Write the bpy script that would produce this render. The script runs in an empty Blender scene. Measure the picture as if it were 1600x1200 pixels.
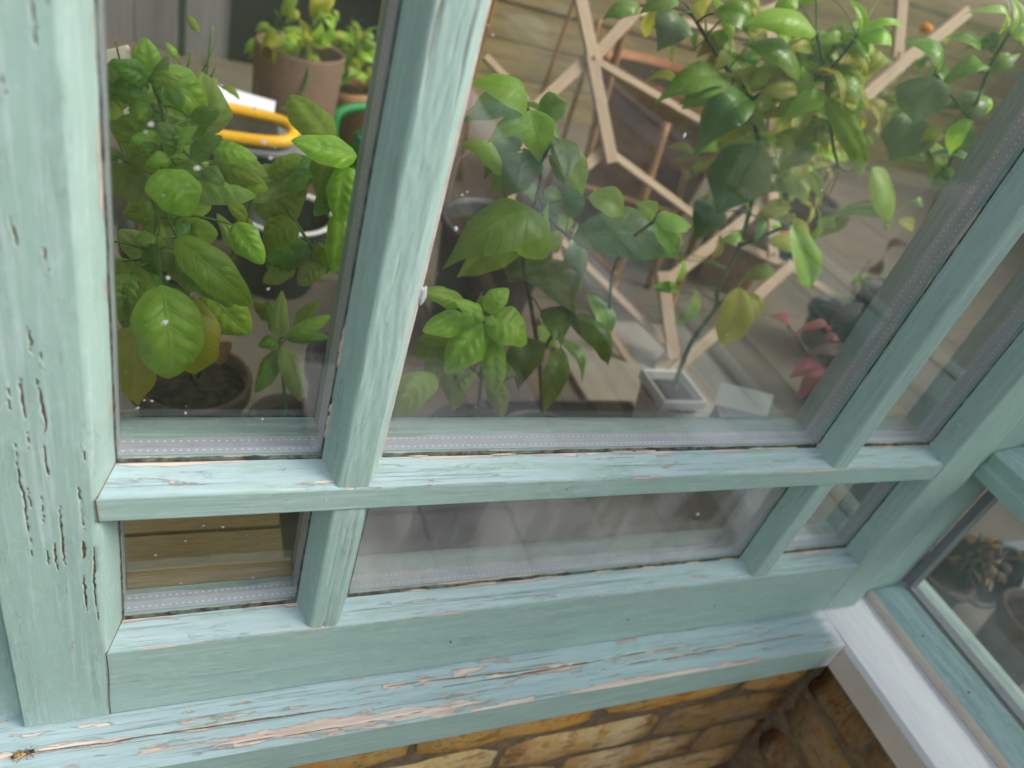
import bpy, bmesh, math, random
import numpy as np
from mathutils import Vector, Matrix
random.seed(11); np.random.seed(11)
scene = bpy.context.scene
COL = scene.collection
R = math.radians
# ---------------------------------------------------------------- camera
cam = bpy.data.cameras.new('camera'); camo = bpy.data.objects.new('camera', cam); COL.objects.link(camo)
cam.sensor_width = 36.0; cam.lens = 25.890
cam.clip_start = 0.02; cam.clip_end = 500
_R = ((0.91058528, -0.30956111, 0.27387289), (0.01900131, -0.63056182, -0.7759064), (0.41288424, 0.71173289, -0.56829824))
_M = Matrix((( _R[0][0], -_R[1][0], -_R[2][0], 0.04811455), (_R[0][1], -_R[1][1], -_R[2][1], -0.38625693), (_R[0][2], -_R[1][2], -_R[2][2], 0.41315569), (0, 0, 0, 1)))
camo.matrix_world = _M
cam.dof.use_dof = True; cam.dof.focus_distance = 0.60; cam.dof.aperture_fstop = 4.2
scene.camera = camo
# ---------------------------------------------------------------- world and sun (soft, cloudy daylight)
SUN_EL, SUN_AZ = 46.0, 117.0       # azimuth from +y, clockwise towards +x: the light comes from the front right
w = bpy.data.worlds.new('World'); scene.world = w; w.use_nodes = True
nt = w.node_tree
sky = nt.nodes.new('ShaderNodeTexSky'); sky.sky_type = 'NISHITA'; sky.sun_disc = False
sky.sun_elevation = R(SUN_EL); sky.sun_rotation = R(SUN_AZ); sky.air_density = 1.0; sky.dust_density = 4.0; sky.ozone_density = 0.6
hs = nt.nodes.new('ShaderNodeHueSaturation'); hs.inputs['Saturation'].default_value = 0.42      # thin overcast: a paler, greyer sky all over
nt.links.new(sky.outputs[0], hs.inputs['Color']); nt.links.new(hs.outputs[0], nt.nodes['Background'].inputs[0]); nt.nodes['Background'].inputs[1].default_value = 0.15
sd = bpy.data.lights.new('sun', 'SUN'); sd.energy = 1.0; sd.angle = R(22); sd.color = (1.0, 0.95, 0.88)
so = bpy.data.objects.new('sun', sd); COL.objects.link(so)
_d = Vector((math.sin(R(SUN_AZ))*math.cos(R(SUN_EL)), math.cos(R(SUN_AZ))*math.cos(R(SUN_EL)), math.sin(R(SUN_EL))))
so.rotation_euler = _d.to_track_quat('Z', 'Y').to_euler(); so.location = (1.5, -3, 4)
scene.view_settings.view_transform = 'Standard'; scene.view_settings.look = 'None'
scene.view_settings.exposure = 0.95; scene.view_settings.gamma = 1.0
scene.cycles.max_bounces = 6; scene.cycles.transparent_max_bounces = 16; scene.cycles.diffuse_bounces = 3; scene.cycles.glossy_bounces = 3
scene.cycles.use_adaptive_sampling = True; scene.cycles.adaptive_threshold = 0.03
scene.cycles.caustics_reflective = False; scene.cycles.caustics_refractive = False
scene.cycles.sample_clamp_indirect = 4.0
# ---------------------------------------------------------------- measured data (metres, window face at y = 0)
PLANTS={
 'A':([((0.0284,0.1600,0.2270),(0.0249,0.1600,0.2530),(0.1243,-0.9921,0.0171),0.0206,'B'),
   ((0.0269,0.1500,0.2301),(0.0081,0.1400,0.2401),(0.5861,-0.7108,0.3889),0.0169,'D'),
   ((0.0265,0.1600,0.2258),(0.0062,0.1500,0.2221),(-0.0595,-0.2372,0.9696),0.0237,'D'),
   ((0.0280,0.1500,0.2311),(0.0462,0.1400,0.2350),(-0.4852,-0.6591,0.5746),0.0133,'B'),
   ((0.0403,0.1600,0.2250),(0.0468,0.1500,0.2164),(0.0506,-0.6321,0.7733),0.0147,'D'),
   ((0.0596,0.2600,0.1536),(0.0633,0.2600,0.2036),(0.2651,-0.9640,-0.0195),0.0475,'P'),
   ((0.0256,0.1600,0.1980),(0.0192,0.1600,0.2117),(0.4686,-0.8560,0.2183),0.0183,'B'),
   ((0.0310,0.2200,0.1732),(0.0352,0.2200,0.1940),(-0.1110,-0.9936,0.0229),0.0206,'P'),
   ((0.0525,0.1500,0.2095),(0.0687,0.1400,0.2213),(-0.5568,-0.8284,0.0620),0.0152,'D'),
   ((0.0263,0.1900,0.1603),(0.0040,0.1700,0.1922),(0.8429,-0.4349,0.3168),0.0378,'O'),
   ((0.0427,0.1400,0.1872),(0.0365,0.1300,0.2102),(0.8535,-0.5211,0.0021),0.0224,'D'),
   ((0.0434,0.1400,0.1892),(0.0528,0.1300,0.2120),(-0.8168,-0.5704,0.0867),0.0161,'B'),
   ((0.0531,0.1400,0.1842),(0.0694,0.1300,0.2078),(-0.6507,-0.7474,0.1340),0.0171,'D'),
   ((0.0667,0.1700,0.1835),(0.0977,0.1600,0.1848),(-0.2120,-0.5542,0.8049),0.0241,'B'),
   ((0.0360,0.1400,0.1862),(0.0237,0.1300,0.1943),(0.6906,-0.3267,0.6452),0.0136,'D'),
   ((0.0405,0.1300,0.1889),(0.0274,0.1200,0.1864),(0.3921,-0.6704,0.6300),0.0120,'B'),
   ((0.0346,0.1200,0.1839),(0.0555,0.1000,0.1662),(0.3856,-0.3523,0.8528),0.0437,'B'),
   ((0.0438,0.1600,0.1698),(0.0686,0.1500,0.1687),(-0.2477,-0.6894,0.6807),0.0157,'B'),
   ((0.0625,0.1500,0.1756),(0.0748,0.1400,0.1693),(-0.2295,-0.7034,0.6727),0.0151,'D'),
   ((0.0691,0.2000,0.1594),(0.1108,0.2000,0.1582),(0.0245,-0.5338,0.8453),0.0230,'P'),
   ((0.0579,0.1800,0.1481),(0.0861,0.1800,0.1408),(0.2051,-0.5748,0.7922),0.0175,'O'),
   ((0.0250,0.2200,0.1252),(0.0122,0.2200,0.0903),(-0.2620,-0.9602,0.0962),0.0221,'Y'),
   ((0.0298,0.2300,0.0878),(0.0668,0.2200,0.1146),(-0.6099,-0.3411,0.7153),0.0406,'O'),
   ((0.0211,0.2400,0.1357),(0.0006,0.2300,0.1088),(-0.3241,-0.7794,0.5362),0.0343,'O'),
   ((0.0448,0.1200,0.1334),(0.0990,0.1000,0.0942),(0.0783,-0.8400,0.5369),0.0352,'B'),
   ((0.0361,0.1000,0.1071),(0.0437,0.0750,0.0376),(0.1425,-0.9263,0.3488),0.0522,'B'),
   ((0.0576,0.1700,0.0534),(0.0620,0.1500,-0.0209),(0.0497,-0.9637,0.2624),0.0445,'Y'),
   ((0.0135,0.1500,0.0834),(0.0067,0.1300,0.0535),(-0.0307,-0.8276,0.5605),0.0320,'B'),
   ((0.0306,0.1600,0.1113),(0.0174,0.1500,0.1110),(0.3183,-0.4416,0.8388),0.0131,'B'),
   ((0.0154,0.2000,0.0130),(0.0128,0.1600,-0.0605),(-0.1629,-0.8640,0.4764),0.0360,'Y'),
   ((0.0473,0.2000,0.0841),(0.0594,0.1900,0.0431),(0.1640,-0.9461,0.2793),0.0291,'P'),
   ((0.0687,0.2200,0.0307),(0.1083,0.2000,-0.0025),(0.0380,-0.8354,0.5483),0.0494,'O'),
   ((0.0363,0.2000,0.0812),(0.0720,0.1900,0.1065),(-0.5995,-0.1374,0.7885),0.0502,'O'),
   ((0.0858,0.3400,-0.1438),(0.0981,0.3300,-0.1084),(-0.7646,-0.6387,0.0864),0.0253,'N'),
   ((0.0386,0.1400,0.2044),(0.0535,0.1300,0.2012),(-0.2986,-0.6643,0.6852),0.0133,'B'),
   ((0.0301,0.2200,0.0960),(0.0100,0.2000,0.1094),(0.7285,-0.3291,0.6008),0.0280,'O'),
   ((0.0299,0.1500,0.2298),(0.0381,0.1500,0.2476),(-0.1913,-0.9776,0.0878),0.0098,'D'),
   ((0.0310,0.1900,0.1089),(0.0222,0.1700,0.0824),(-0.1393,-0.7675,0.6257),0.0205,'O'),
   ((0.0332,0.1700,0.1623),(0.0164,0.1500,0.1743),(0.7157,-0.2027,0.6683),0.0196,'O'),
   ((0.0338,0.1800,0.1579),(0.0470,0.1600,0.1500),(-0.0037,-0.3708,0.9287),0.0201,'P'),
   ((0.0190,0.2400,0.0472),(0.0022,0.2400,0.0702),(0.4207,-0.8540,0.3062),0.0263,'P'),
   ((0.0363,0.2600,0.0240),(0.0739,0.2500,0.0336),(-0.3266,-0.4032,0.8548),0.0325,'O'),
   ((0.0385,0.1500,0.1869),(0.0188,0.1400,0.1959),(0.5433,-0.4190,0.7275),0.0180,'B'),
   ((0.0932,0.2700,0.0479),(0.0802,0.2600,0.0814),(0.4543,-0.8865,-0.0879),0.0183,'P'),
   ((0.1028,0.2700,0.0758),(0.0875,0.2600,0.0962),(0.7366,-0.6317,0.2418),0.0176,'O')],
  [[(0.0637,0.3880,-0.2075),(0.0413,0.2500,-0.0257),(0.0302,0.1700,0.0716),(0.0316,0.1700,0.1195),(0.0341,0.1700,0.1624),(0.0380,0.1700,0.1925),(0.0290,0.1550,0.2284)],[(0.0709,0.3880,-0.2053),(0.0951,0.2800,0.0424),(0.1036,0.2800,0.0706),(0.1075,0.2700,0.1115)]]),
 'B':([((0.1936,0.2700,0.1526),(0.1348,0.2600,0.1636),(0.2432,-0.7249,0.6445),0.0331,'B'),
   ((0.1858,0.2700,0.1421),(0.1815,0.2500,0.0939),(-0.4291,-0.8201,0.3785),0.0377,'B'),
   ((0.1511,0.3000,0.0646),(0.1222,0.2900,0.0391),(-0.3690,-0.6444,0.6697),0.0389,'O'),
   ((0.1879,0.2800,0.0913),(0.1865,0.2600,0.0311),(-0.2449,-0.9183,0.3110),0.0313,'B'),
   ((0.1835,0.3000,0.0196),(0.1581,0.2900,0.0002),(-0.3906,-0.5038,0.7705),0.0321,'P'),
   ((0.1581,0.3300,0.0056),(0.1268,0.3200,-0.0190),(-0.3047,-0.6816,0.6653),0.0320,'P'),
   ((0.1149,0.3300,0.0565),(0.1603,0.3300,0.0933),(-0.4363,-0.7212,0.5380),0.0579,'O'),
   ((0.1209,0.3000,0.1083),(0.1478,0.3000,0.1351),(-0.4359,-0.7872,0.4364),0.0236,'O'),
   ((0.1153,0.3500,0.0678),(0.1388,0.3500,0.0975),(-0.3215,-0.9121,0.2545),0.0383,'P'),
   ((0.1616,0.3600,0.0693),(0.1381,0.3600,0.0442),(-0.6031,-0.5635,0.5645),0.0374,'P')],
  [[(0.2489,0.3700,-0.1542),(0.2107,0.3100,0.0028),(0.1943,0.2900,0.0870),(0.1925,0.2800,0.1469)],[(0.2107,0.3100,0.0028),(0.1852,0.3100,0.0162),(0.1526,0.3100,0.0595),(0.1326,0.3300,0.0798)]]),
 'C':([((0.1451,0.2800,-0.0626),(0.1427,0.2800,-0.0080),(-0.1157,-0.9933,-0.0051),0.0209,'P'),
   ((0.1545,0.2800,-0.0638),(0.1941,0.2800,-0.0305),(-0.3972,-0.7871,0.4718),0.0229,'B'),
   ((0.1444,0.2800,-0.0686),(0.1252,0.2700,-0.0648),(0.3928,-0.4441,0.8053),0.0192,'D'),
   ((0.1471,0.2800,-0.0770),(0.1225,0.2500,-0.1135),(-0.2125,-0.6798,0.7019),0.0272,'D'),
   ((0.1478,0.2700,-0.0653),(0.1722,0.2400,-0.1178),(0.3573,-0.7297,0.5830),0.0285,'P'),
   ((0.1462,0.3000,-0.0719),(0.1321,0.3000,-0.0297),(0.4055,-0.9040,0.1356),0.0182,'D'),
   ((0.1531,0.2800,-0.0639),(0.1957,0.2700,-0.0526),(-0.3234,-0.7913,0.5189),0.0148,'D'),
   ((0.1521,0.3000,-0.0916),(0.1636,0.2900,-0.1336),(-0.0658,-0.9746,0.2141),0.0141,'D'),
   ((0.1367,0.3100,-0.0607),(0.1205,0.3100,-0.0371),(0.5610,-0.7327,0.3853),0.0176,'O'),
   ((0.1648,0.3100,-0.0718),(0.1865,0.3100,-0.0320),(-0.5538,-0.7762,0.3014),0.0184,'O')],
  [[(0.1729,0.3300,-0.2227),(0.1573,0.3000,-0.1324),(0.1467,0.2850,-0.0679)]]),
 'D':([((0.3154,0.1700,0.0491),(0.2822,0.1600,0.0737),(0.5659,-0.6581,0.4967),0.0242,'B'),
   ((0.3206,0.1800,0.0509),(0.3373,0.1800,0.0782),(-0.5311,-0.7829,0.3242),0.0265,'B'),
   ((0.3204,0.1700,0.0479),(0.3612,0.1500,0.0424),(-0.0368,-0.3359,0.9412),0.0507,'B'),
   ((0.3175,0.1700,0.0440),(0.2806,0.1400,0.0053),(-0.2351,-0.6464,0.7259),0.0422,'B'),
   ((0.3090,0.1800,0.0388),(0.2569,0.1600,0.0398),(0.2252,-0.5470,0.8062),0.0324,'B'),
   ((0.3013,0.1900,0.0541),(0.2538,0.1800,0.0704),(0.3664,-0.6462,0.6695),0.0255,'B'),
   ((0.3317,0.1700,0.0295),(0.3410,0.1400,-0.0223),(-0.0793,-0.8687,0.4890),0.0301,'B'),
   ((0.3010,0.1900,0.0086),(0.2729,0.1700,-0.0202),(-0.2520,-0.6618,0.7061),0.0349,'O'),
   ((0.2729,0.1500,-0.0036),(0.2299,0.1100,-0.0259),(-0.1556,-0.3484,0.9244),0.0379,'P'),
   ((0.3187,0.1600,-0.0076),(0.2895,0.1300,-0.0295),(-0.6696,0.1164,0.7336),0.0274,'P'),
   ((0.3587,0.1900,-0.0386),(0.3619,0.1500,-0.0586),(-0.1621,-0.4512,0.8776),0.0320,'P'),
   ((0.3129,0.1600,0.0543),(0.3238,0.1550,0.0526),(-0.1166,-0.5456,0.8299),0.0145,'B'),
   ((0.3125,0.1600,0.0558),(0.2987,0.1550,0.0655),(0.6191,-0.3996,0.6760),0.0127,'B'),
   ((0.3049,0.2000,-0.0225),(0.3220,0.1700,-0.0672),(-0.0976,-0.8436,0.5280),0.0325,'O'),
   ((0.2904,0.2000,0.0096),(0.2653,0.1900,-0.0165),(-0.4807,-0.5574,0.6769),0.0240,'O')],
  [[(0.3964,0.2600,-0.1882),(0.3593,0.2200,-0.0626),(0.3206,0.1750,0.0430)],[(0.3593,0.2200,-0.0626),(0.3144,0.2000,-0.0178),(0.2908,0.1900,-0.0032)]]),
 'E':([((0.3486,0.2800,0.2188),(0.2860,0.2700,0.2419),(0.3384,-0.7207,0.6050),0.0334,'L'),
   ((0.3491,0.2900,0.2133),(0.2894,0.2800,0.2036),(-0.0350,-0.5809,0.8132),0.0356,'C'),
   ((0.3515,0.2800,0.2118),(0.3111,0.2600,0.1922),(-0.0325,-0.6655,0.7457),0.0232,'L'),
   ((0.3673,0.2900,0.2132),(0.3902,0.2800,0.2337),(-0.6064,-0.7249,0.3268),0.0289,'C'),
   ((0.3512,0.2800,0.2193),(0.3639,0.2500,0.1843),(-0.2721,-0.7772,0.5674),0.0361,'L'),
   ((0.3897,0.3100,0.1656),(0.3536,0.2900,0.1250),(-0.5377,-0.4623,0.7051),0.0454,'K'),
   ((0.4020,0.3100,0.1696),(0.4317,0.3000,0.1443),(0.2520,-0.7623,0.5961),0.0276,'K'),
   ((0.3834,0.2800,0.1964),(0.4248,0.2500,0.1534),(-0.3135,-0.8935,0.3214),0.0294,'L'),
   ((0.4028,0.2700,0.1125),(0.2847,0.2200,0.0928),(-0.0264,-0.3133,0.9493),0.0583,'C'),
   ((0.4594,0.3300,0.0930),(0.4606,0.3300,0.1334),(-0.6843,-0.7289,0.0200),0.0311,'K'),
   ((0.4406,0.2700,0.1450),(0.4821,0.2500,0.1411),(-0.2542,-0.6664,0.7010),0.0311,'L'),
   ((0.4506,0.2900,0.0854),(0.5822,0.2500,0.1033),(-0.2661,-0.5106,0.8176),0.0728,'K'),
   ((0.5112,0.2400,0.1431),(0.5532,0.2300,0.1489),(-0.2031,-0.3163,0.9267),0.0348,'L'),
   ((0.5119,0.2400,0.1416),(0.5373,0.2200,0.1126),(-0.2897,-0.8876,0.3582),0.0251,'L'),
   ((0.5167,0.2500,0.1393),(0.4885,0.2500,0.1561),(0.2647,-0.8562,0.4438),0.0206,'L'),
   ((0.5333,0.2600,0.1298),(0.5714,0.2500,0.1121),(0.2437,-0.5205,0.8184),0.0280,'L'),
   ((0.4898,0.3000,-0.0255),(0.4142,0.3000,0.0365),(0.5364,-0.5349,0.6528),0.0688,'K'),
   ((0.4898,0.3000,-0.0255),(0.5614,0.2600,-0.0656),(0.1001,-0.6094,0.7865),0.0444,'K'),
   ((0.4374,0.2800,-0.0063),(0.4756,0.2600,-0.0395),(0.1556,-0.7572,0.6344),0.0465,'K'),
   ((0.4428,0.2700,-0.0418),(0.4111,0.2300,-0.0807),(-0.5288,-0.3380,0.7786),0.0471,'K'),
   ((0.4769,0.2700,-0.0517),(0.4567,0.2200,-0.1118),(-0.4120,-0.6277,0.6605),0.0308,'C'),
   ((0.4183,0.3300,0.1087),(0.3794,0.3300,0.1213),(0.2699,-0.4759,0.8370),0.0366,'K'),
   ((0.4145,0.3200,0.1233),(0.4496,0.3200,0.1043),(0.3745,-0.6170,0.6922),0.0351,'K'),
   ((0.4457,0.3600,0.0220),(0.4224,0.3600,-0.0174),(-0.7012,-0.5799,0.4148),0.0332,'K')],
  [[(0.5841,0.3800,-0.3155),(0.4960,0.3400,-0.1210),(0.4368,0.3100,-0.0124),(0.4084,0.3000,0.0394),(0.3985,0.3000,0.0788),(0.3972,0.3000,0.1290),(0.3895,0.3000,0.1593),(0.3530,0.2900,0.2140)],[(0.4960,0.3400,-0.1210),(0.4962,0.3100,-0.0319),(0.5443,0.3000,-0.0267),(0.5271,0.3000,0.0429),(0.5100,0.2700,0.0974),(0.5177,0.2500,0.1371)],[(0.3972,0.3000,0.1290),(0.4244,0.3000,0.0995),(0.4506,0.2900,0.0854)],[(0.3895,0.3000,0.1593),(0.3893,0.2900,0.1906)]]),
 'F':([((0.7241,0.4400,0.2396),(0.6591,0.4200,0.1729),(-0.5009,-0.5632,0.6572),0.0558,'K'),
   ((0.7792,0.4500,0.1813),(0.7356,0.4200,0.0897),(-0.7048,-0.5027,0.5006),0.0852,'K'),
   ((0.6887,0.4600,0.2504),(0.5947,0.4500,0.2201),(-0.2267,-0.4631,0.8568),0.0411,'C'),
   ((0.6963,0.4500,0.2478),(0.6228,0.4400,0.2198),(-0.2279,-0.5573,0.7984),0.0263,'C'),
   ((0.7777,0.4400,0.3333),(0.6586,0.4300,0.3291),(0.0201,-0.5809,0.8137),0.0363,'L'),
   ((0.7956,0.4500,0.2754),(0.6871,0.4400,0.3093),(0.2864,-0.6128,0.7365),0.0385,'C'),
   ((0.5894,0.4600,0.3087),(0.5661,0.4400,0.2736),(-0.2646,-0.7525,0.6031),0.0467,'U'),
   ((0.6326,0.4600,0.3216),(0.6949,0.4500,0.3149),(-0.0796,-0.8464,0.5266),0.0343,'C'),
   ((0.7861,0.4400,0.2678),(0.7292,0.4300,0.2499),(-0.1059,-0.6842,0.7215),0.0355,'Y'),
   ((0.7354,0.4600,0.2439),(0.7075,0.4600,0.2696),(0.4215,-0.7818,0.4594),0.0384,'Y'),
   ((0.8379,0.4400,0.2644),(0.7782,0.4300,0.2261),(-0.3319,-0.6460,0.6874),0.0309,'L'),
   ((0.8326,0.4300,0.2652),(0.9569,0.4000,0.1752),(-0.1592,-0.9814,0.1072),0.0421,'O'),
   ((0.9047,0.4700,0.2315),(0.8495,0.4600,0.1835),(-0.5735,-0.3633,0.7342),0.0452,'P'),
   ((0.8067,0.4500,0.1414),(0.8438,0.4500,0.1616),(-0.4214,-0.4755,0.7723),0.0354,'K'),
   ((0.7986,0.4400,0.1131),(0.8392,0.4400,0.1378),(-0.4870,-0.3498,0.8003),0.0330,'K'),
   ((0.8558,0.4600,0.1409),(0.9183,0.4500,0.1255),(0.1278,-0.5135,0.8485),0.0641,'O'),
   ((0.9707,0.4200,0.1880),(1.0587,0.4000,0.1247),(0.2248,-0.7946,0.5640),0.0658,'L'),
   ((0.8420,0.4400,0.3425),(0.9000,0.4300,0.3532),(-0.2442,-0.6174,0.7478),0.0344,'L'),
   ((0.8408,0.4400,0.3534),(0.9013,0.4300,0.3734),(-0.3264,-0.6992,0.6361),0.0114,'L'),
   ((0.8420,0.4400,0.3425),(0.8039,0.4400,0.3828),(0.1983,-0.9620,0.1876),0.0146,'L'),
   ((0.8319,0.4500,0.2899),(0.8953,0.4400,0.2992),(-0.2060,-0.5589,0.8033),0.0427,'O'),
   ((0.5851,0.4700,0.3233),(0.5397,0.4700,0.3020),(-0.3175,-0.6634,0.6776),0.0282,'C'),
   ((0.5432,0.4800,0.3060),(0.4956,0.4700,0.2883),(-0.2125,-0.4871,0.8471),0.0264,'C'),
   ((0.8378,0.3800,0.1031),(0.9218,0.3500,0.0131),(-0.1065,-0.9689,0.2234),0.0475,'L'),
   ((0.8350,0.4100,-0.0209),(0.8386,0.3800,-0.1192),(-0.4585,-0.8545,0.2443),0.0547,'Y'),
   ((0.7831,0.4600,0.0754),(0.7427,0.4500,0.0366),(-0.6348,-0.2600,0.7276),0.0574,'K'),
   ((1.0722,0.4200,0.1001),(0.9385,0.4200,0.1156),(0.1027,-0.4545,0.8848),0.0290,'C'),
   ((0.6502,0.5000,0.3074),(0.6277,0.5000,0.3216),(0.3068,-0.8192,0.4846),0.0356,'Y'),
   ((0.6896,0.5000,0.2920),(0.6614,0.5000,0.2661),(-0.5013,-0.6721,0.5450),0.0257,'Y'),
   ((0.7760,0.5000,0.2760),(0.8074,0.5000,0.2992),(-0.4412,-0.6702,0.5968),0.0302,'Y'),
   ((0.9032,0.5000,0.3006),(0.9559,0.5000,0.2646),(0.1947,-0.9389,0.2838),0.0323,'Y'),
   ((0.8415,0.4800,0.3287),(0.8155,0.4800,0.2984),(-0.6768,-0.4538,0.5797),0.0315,'C'),
   ((0.9426,0.4700,0.2635),(0.9871,0.4600,0.2369),(0.2132,-0.7427,0.6348),0.0395,'Y'),
   ((0.8822,0.5000,0.2229),(0.9562,0.4900,0.1795),(0.2595,-0.7459,0.6134),0.0379,'O'),
   ((0.8375,0.4700,0.3058),(0.8373,0.4700,0.3549),(-0.7384,-0.6744,-0.0018),0.0252,'C'),
   ((0.7573,0.5000,0.2106),(0.7400,0.5000,0.1798),(-0.6278,-0.6928,0.3548),0.0269,'K'),
   ((0.8322,0.4700,0.0978),(0.7869,0.4700,0.1021),(0.0733,-0.6211,0.7803),0.0376,'K'),
   ((0.8311,0.4300,0.2837),(0.8969,0.4200,0.2556),(0.1921,-0.6918,0.6961),0.0392,'C'),
   ((0.7260,0.4700,0.3390),(0.7515,0.4700,0.3657),(-0.4968,-0.7261,0.4755),0.0241,'L'),
   ((0.6671,0.4700,0.3338),(0.6954,0.4700,0.3548),(-0.4393,-0.6731,0.5949),0.0295,'Y')],
  [[(0.7997,0.4000,-0.2157),(0.8080,0.4200,-0.1361),(0.8310,0.4300,-0.0749),(0.8158,0.4300,-0.0375),(0.8251,0.4400,0.0318),(0.8139,0.4500,0.1052),(0.7916,0.4600,0.1763),(0.7445,0.4600,0.2361),(0.7950,0.4500,0.2660),(0.8319,0.4500,0.2899),(0.8420,0.4400,0.3425)],[(0.8319,0.4500,0.2899),(0.9287,0.4400,0.1768),(0.9821,0.4300,0.1852),(1.0647,0.4200,0.1094)],[(0.8251,0.4400,0.0318),(0.8584,0.4000,0.0950)],[(0.7445,0.4600,0.2361),(0.6837,0.4700,0.2675),(0.6088,0.4700,0.3140)],[(0.8310,0.4300,-0.0749),(0.8350,0.4100,-0.0209)],[(0.8319,0.4500,0.2899),(0.7865,0.4500,0.3323)]]),
 'G':([((0.8782,0.3300,0.3339),(0.8706,0.3100,0.2829),(-0.7724,-0.5438,0.3283),0.0601,'U'),
   ((0.8903,0.3400,0.3376),(0.8334,0.3400,0.3676),(0.2849,-0.7912,0.5412),0.0316,'C'),
   ((0.9534,0.3300,0.3544),(0.8845,0.3200,0.3331),(-0.2397,-0.3130,0.9190),0.0253,'C'),
   ((0.9296,0.3300,0.3736),(0.8681,0.3300,0.3818),(0.0936,-0.7058,0.7022),0.0191,'C'),
   ((0.9409,0.3300,0.3961),(0.8839,0.3300,0.4156),(0.2459,-0.6491,0.7199),0.0174,'L'),
   ((0.9568,0.3300,0.4008),(0.9288,0.3300,0.4379),(-0.0303,-0.9993,-0.0228),0.0187,'L'),
   ((0.9578,0.3300,0.4010),(0.9739,0.3300,0.4162),(-0.5559,-0.5852,0.5903),0.0185,'L'),
   ((0.9686,0.4000,0.2774),(0.9532,0.3800,0.2148),(-0.4323,-0.8226,0.3694),0.0691,'U'),
   ((0.9892,0.3600,0.2694),(0.9575,0.3600,0.2544),(-0.3746,-0.4874,0.7888),0.0234,'Y'),
   ((1.0022,0.3500,0.2967),(0.9983,0.3400,0.2484),(-0.8441,-0.5078,0.1721),0.0238,'L'),
   ((1.0441,0.3600,0.3134),(0.9694,0.3600,0.3079),(-0.0585,-0.5911,0.8045),0.0368,'K'),
   ((0.9740,0.3300,0.3245),(1.0095,0.3300,0.3158),(0.2192,-0.3897,0.8945),0.0142,'L'),
   ((1.0876,0.4000,0.2183),(1.0951,0.4000,0.1780),(-0.6610,-0.7401,-0.1236),0.0383,'K'),
   ((1.0523,0.4200,0.2343),(1.1264,0.4200,0.1835),(0.3011,-0.8464,0.4393),0.0543,'O'),
   ((1.0883,0.4000,0.2484),(1.0812,0.4000,0.2856),(-0.6904,-0.7114,-0.1317),0.0275,'K'),
   ((0.9649,0.3300,0.3965),(0.9950,0.3300,0.3966),(-0.0013,-0.7542,0.6566),0.0134,'L')],
  [[(1.3393,0.5200,-0.0794),(1.1264,0.4200,0.1835),(1.0151,0.3600,0.2951),(0.9934,0.3450,0.3227),(0.9728,0.3400,0.3581),(0.9629,0.3350,0.4022)],[(1.0151,0.3600,0.2951),(0.8961,0.3450,0.3371)],[(1.1264,0.4200,0.1835),(0.9686,0.4000,0.2774)]]),
 'H':([((0.9289,0.3000,-0.0208),(0.8575,0.2900,-0.0169),(0.0878,-0.2457,0.9654),0.0198,'I'),
   ((0.9524,0.2900,-0.0812),(0.8749,0.2700,-0.0804),(0.0357,-0.0984,0.9945),0.0351,'R'),
   ((0.9429,0.2800,-0.0738),(0.9048,0.2600,-0.1186),(-0.4847,-0.5683,0.6649),0.0294,'R'),
   ((0.9269,0.3000,-0.0070),(0.9624,0.3000,0.0352),(-0.7487,-0.2121,0.6281),0.0292,'M'),
   ((0.9330,0.3000,-0.0359),(0.9637,0.3000,-0.0307),(-0.1591,-0.3419,0.9262),0.0171,'I'),
   ((0.8717,0.3200,-0.0280),(0.8322,0.3200,-0.0124),(0.3141,-0.5159,0.7970),0.0192,'I'),
   ((0.9735,0.3000,-0.0706),(0.9019,0.2900,-0.0516),(0.2873,-0.4624,0.8388),0.0200,'M'),
   ((0.9632,0.3100,-0.0537),(1.0002,0.3000,-0.0695),(0.0126,-0.8298,0.5579),0.0238,'M'),
   ((1.0094,0.3000,-0.1210),(0.9909,0.2800,-0.1584),(-0.6548,-0.4828,0.5816),0.0233,'R')],
  [[(1.1526,0.3200,-0.2536),(1.0305,0.3100,-0.1286),(0.9365,0.3050,-0.0275)],[(1.0305,0.3100,-0.1286),(0.8693,0.3200,-0.0281)]]),
}
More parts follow.
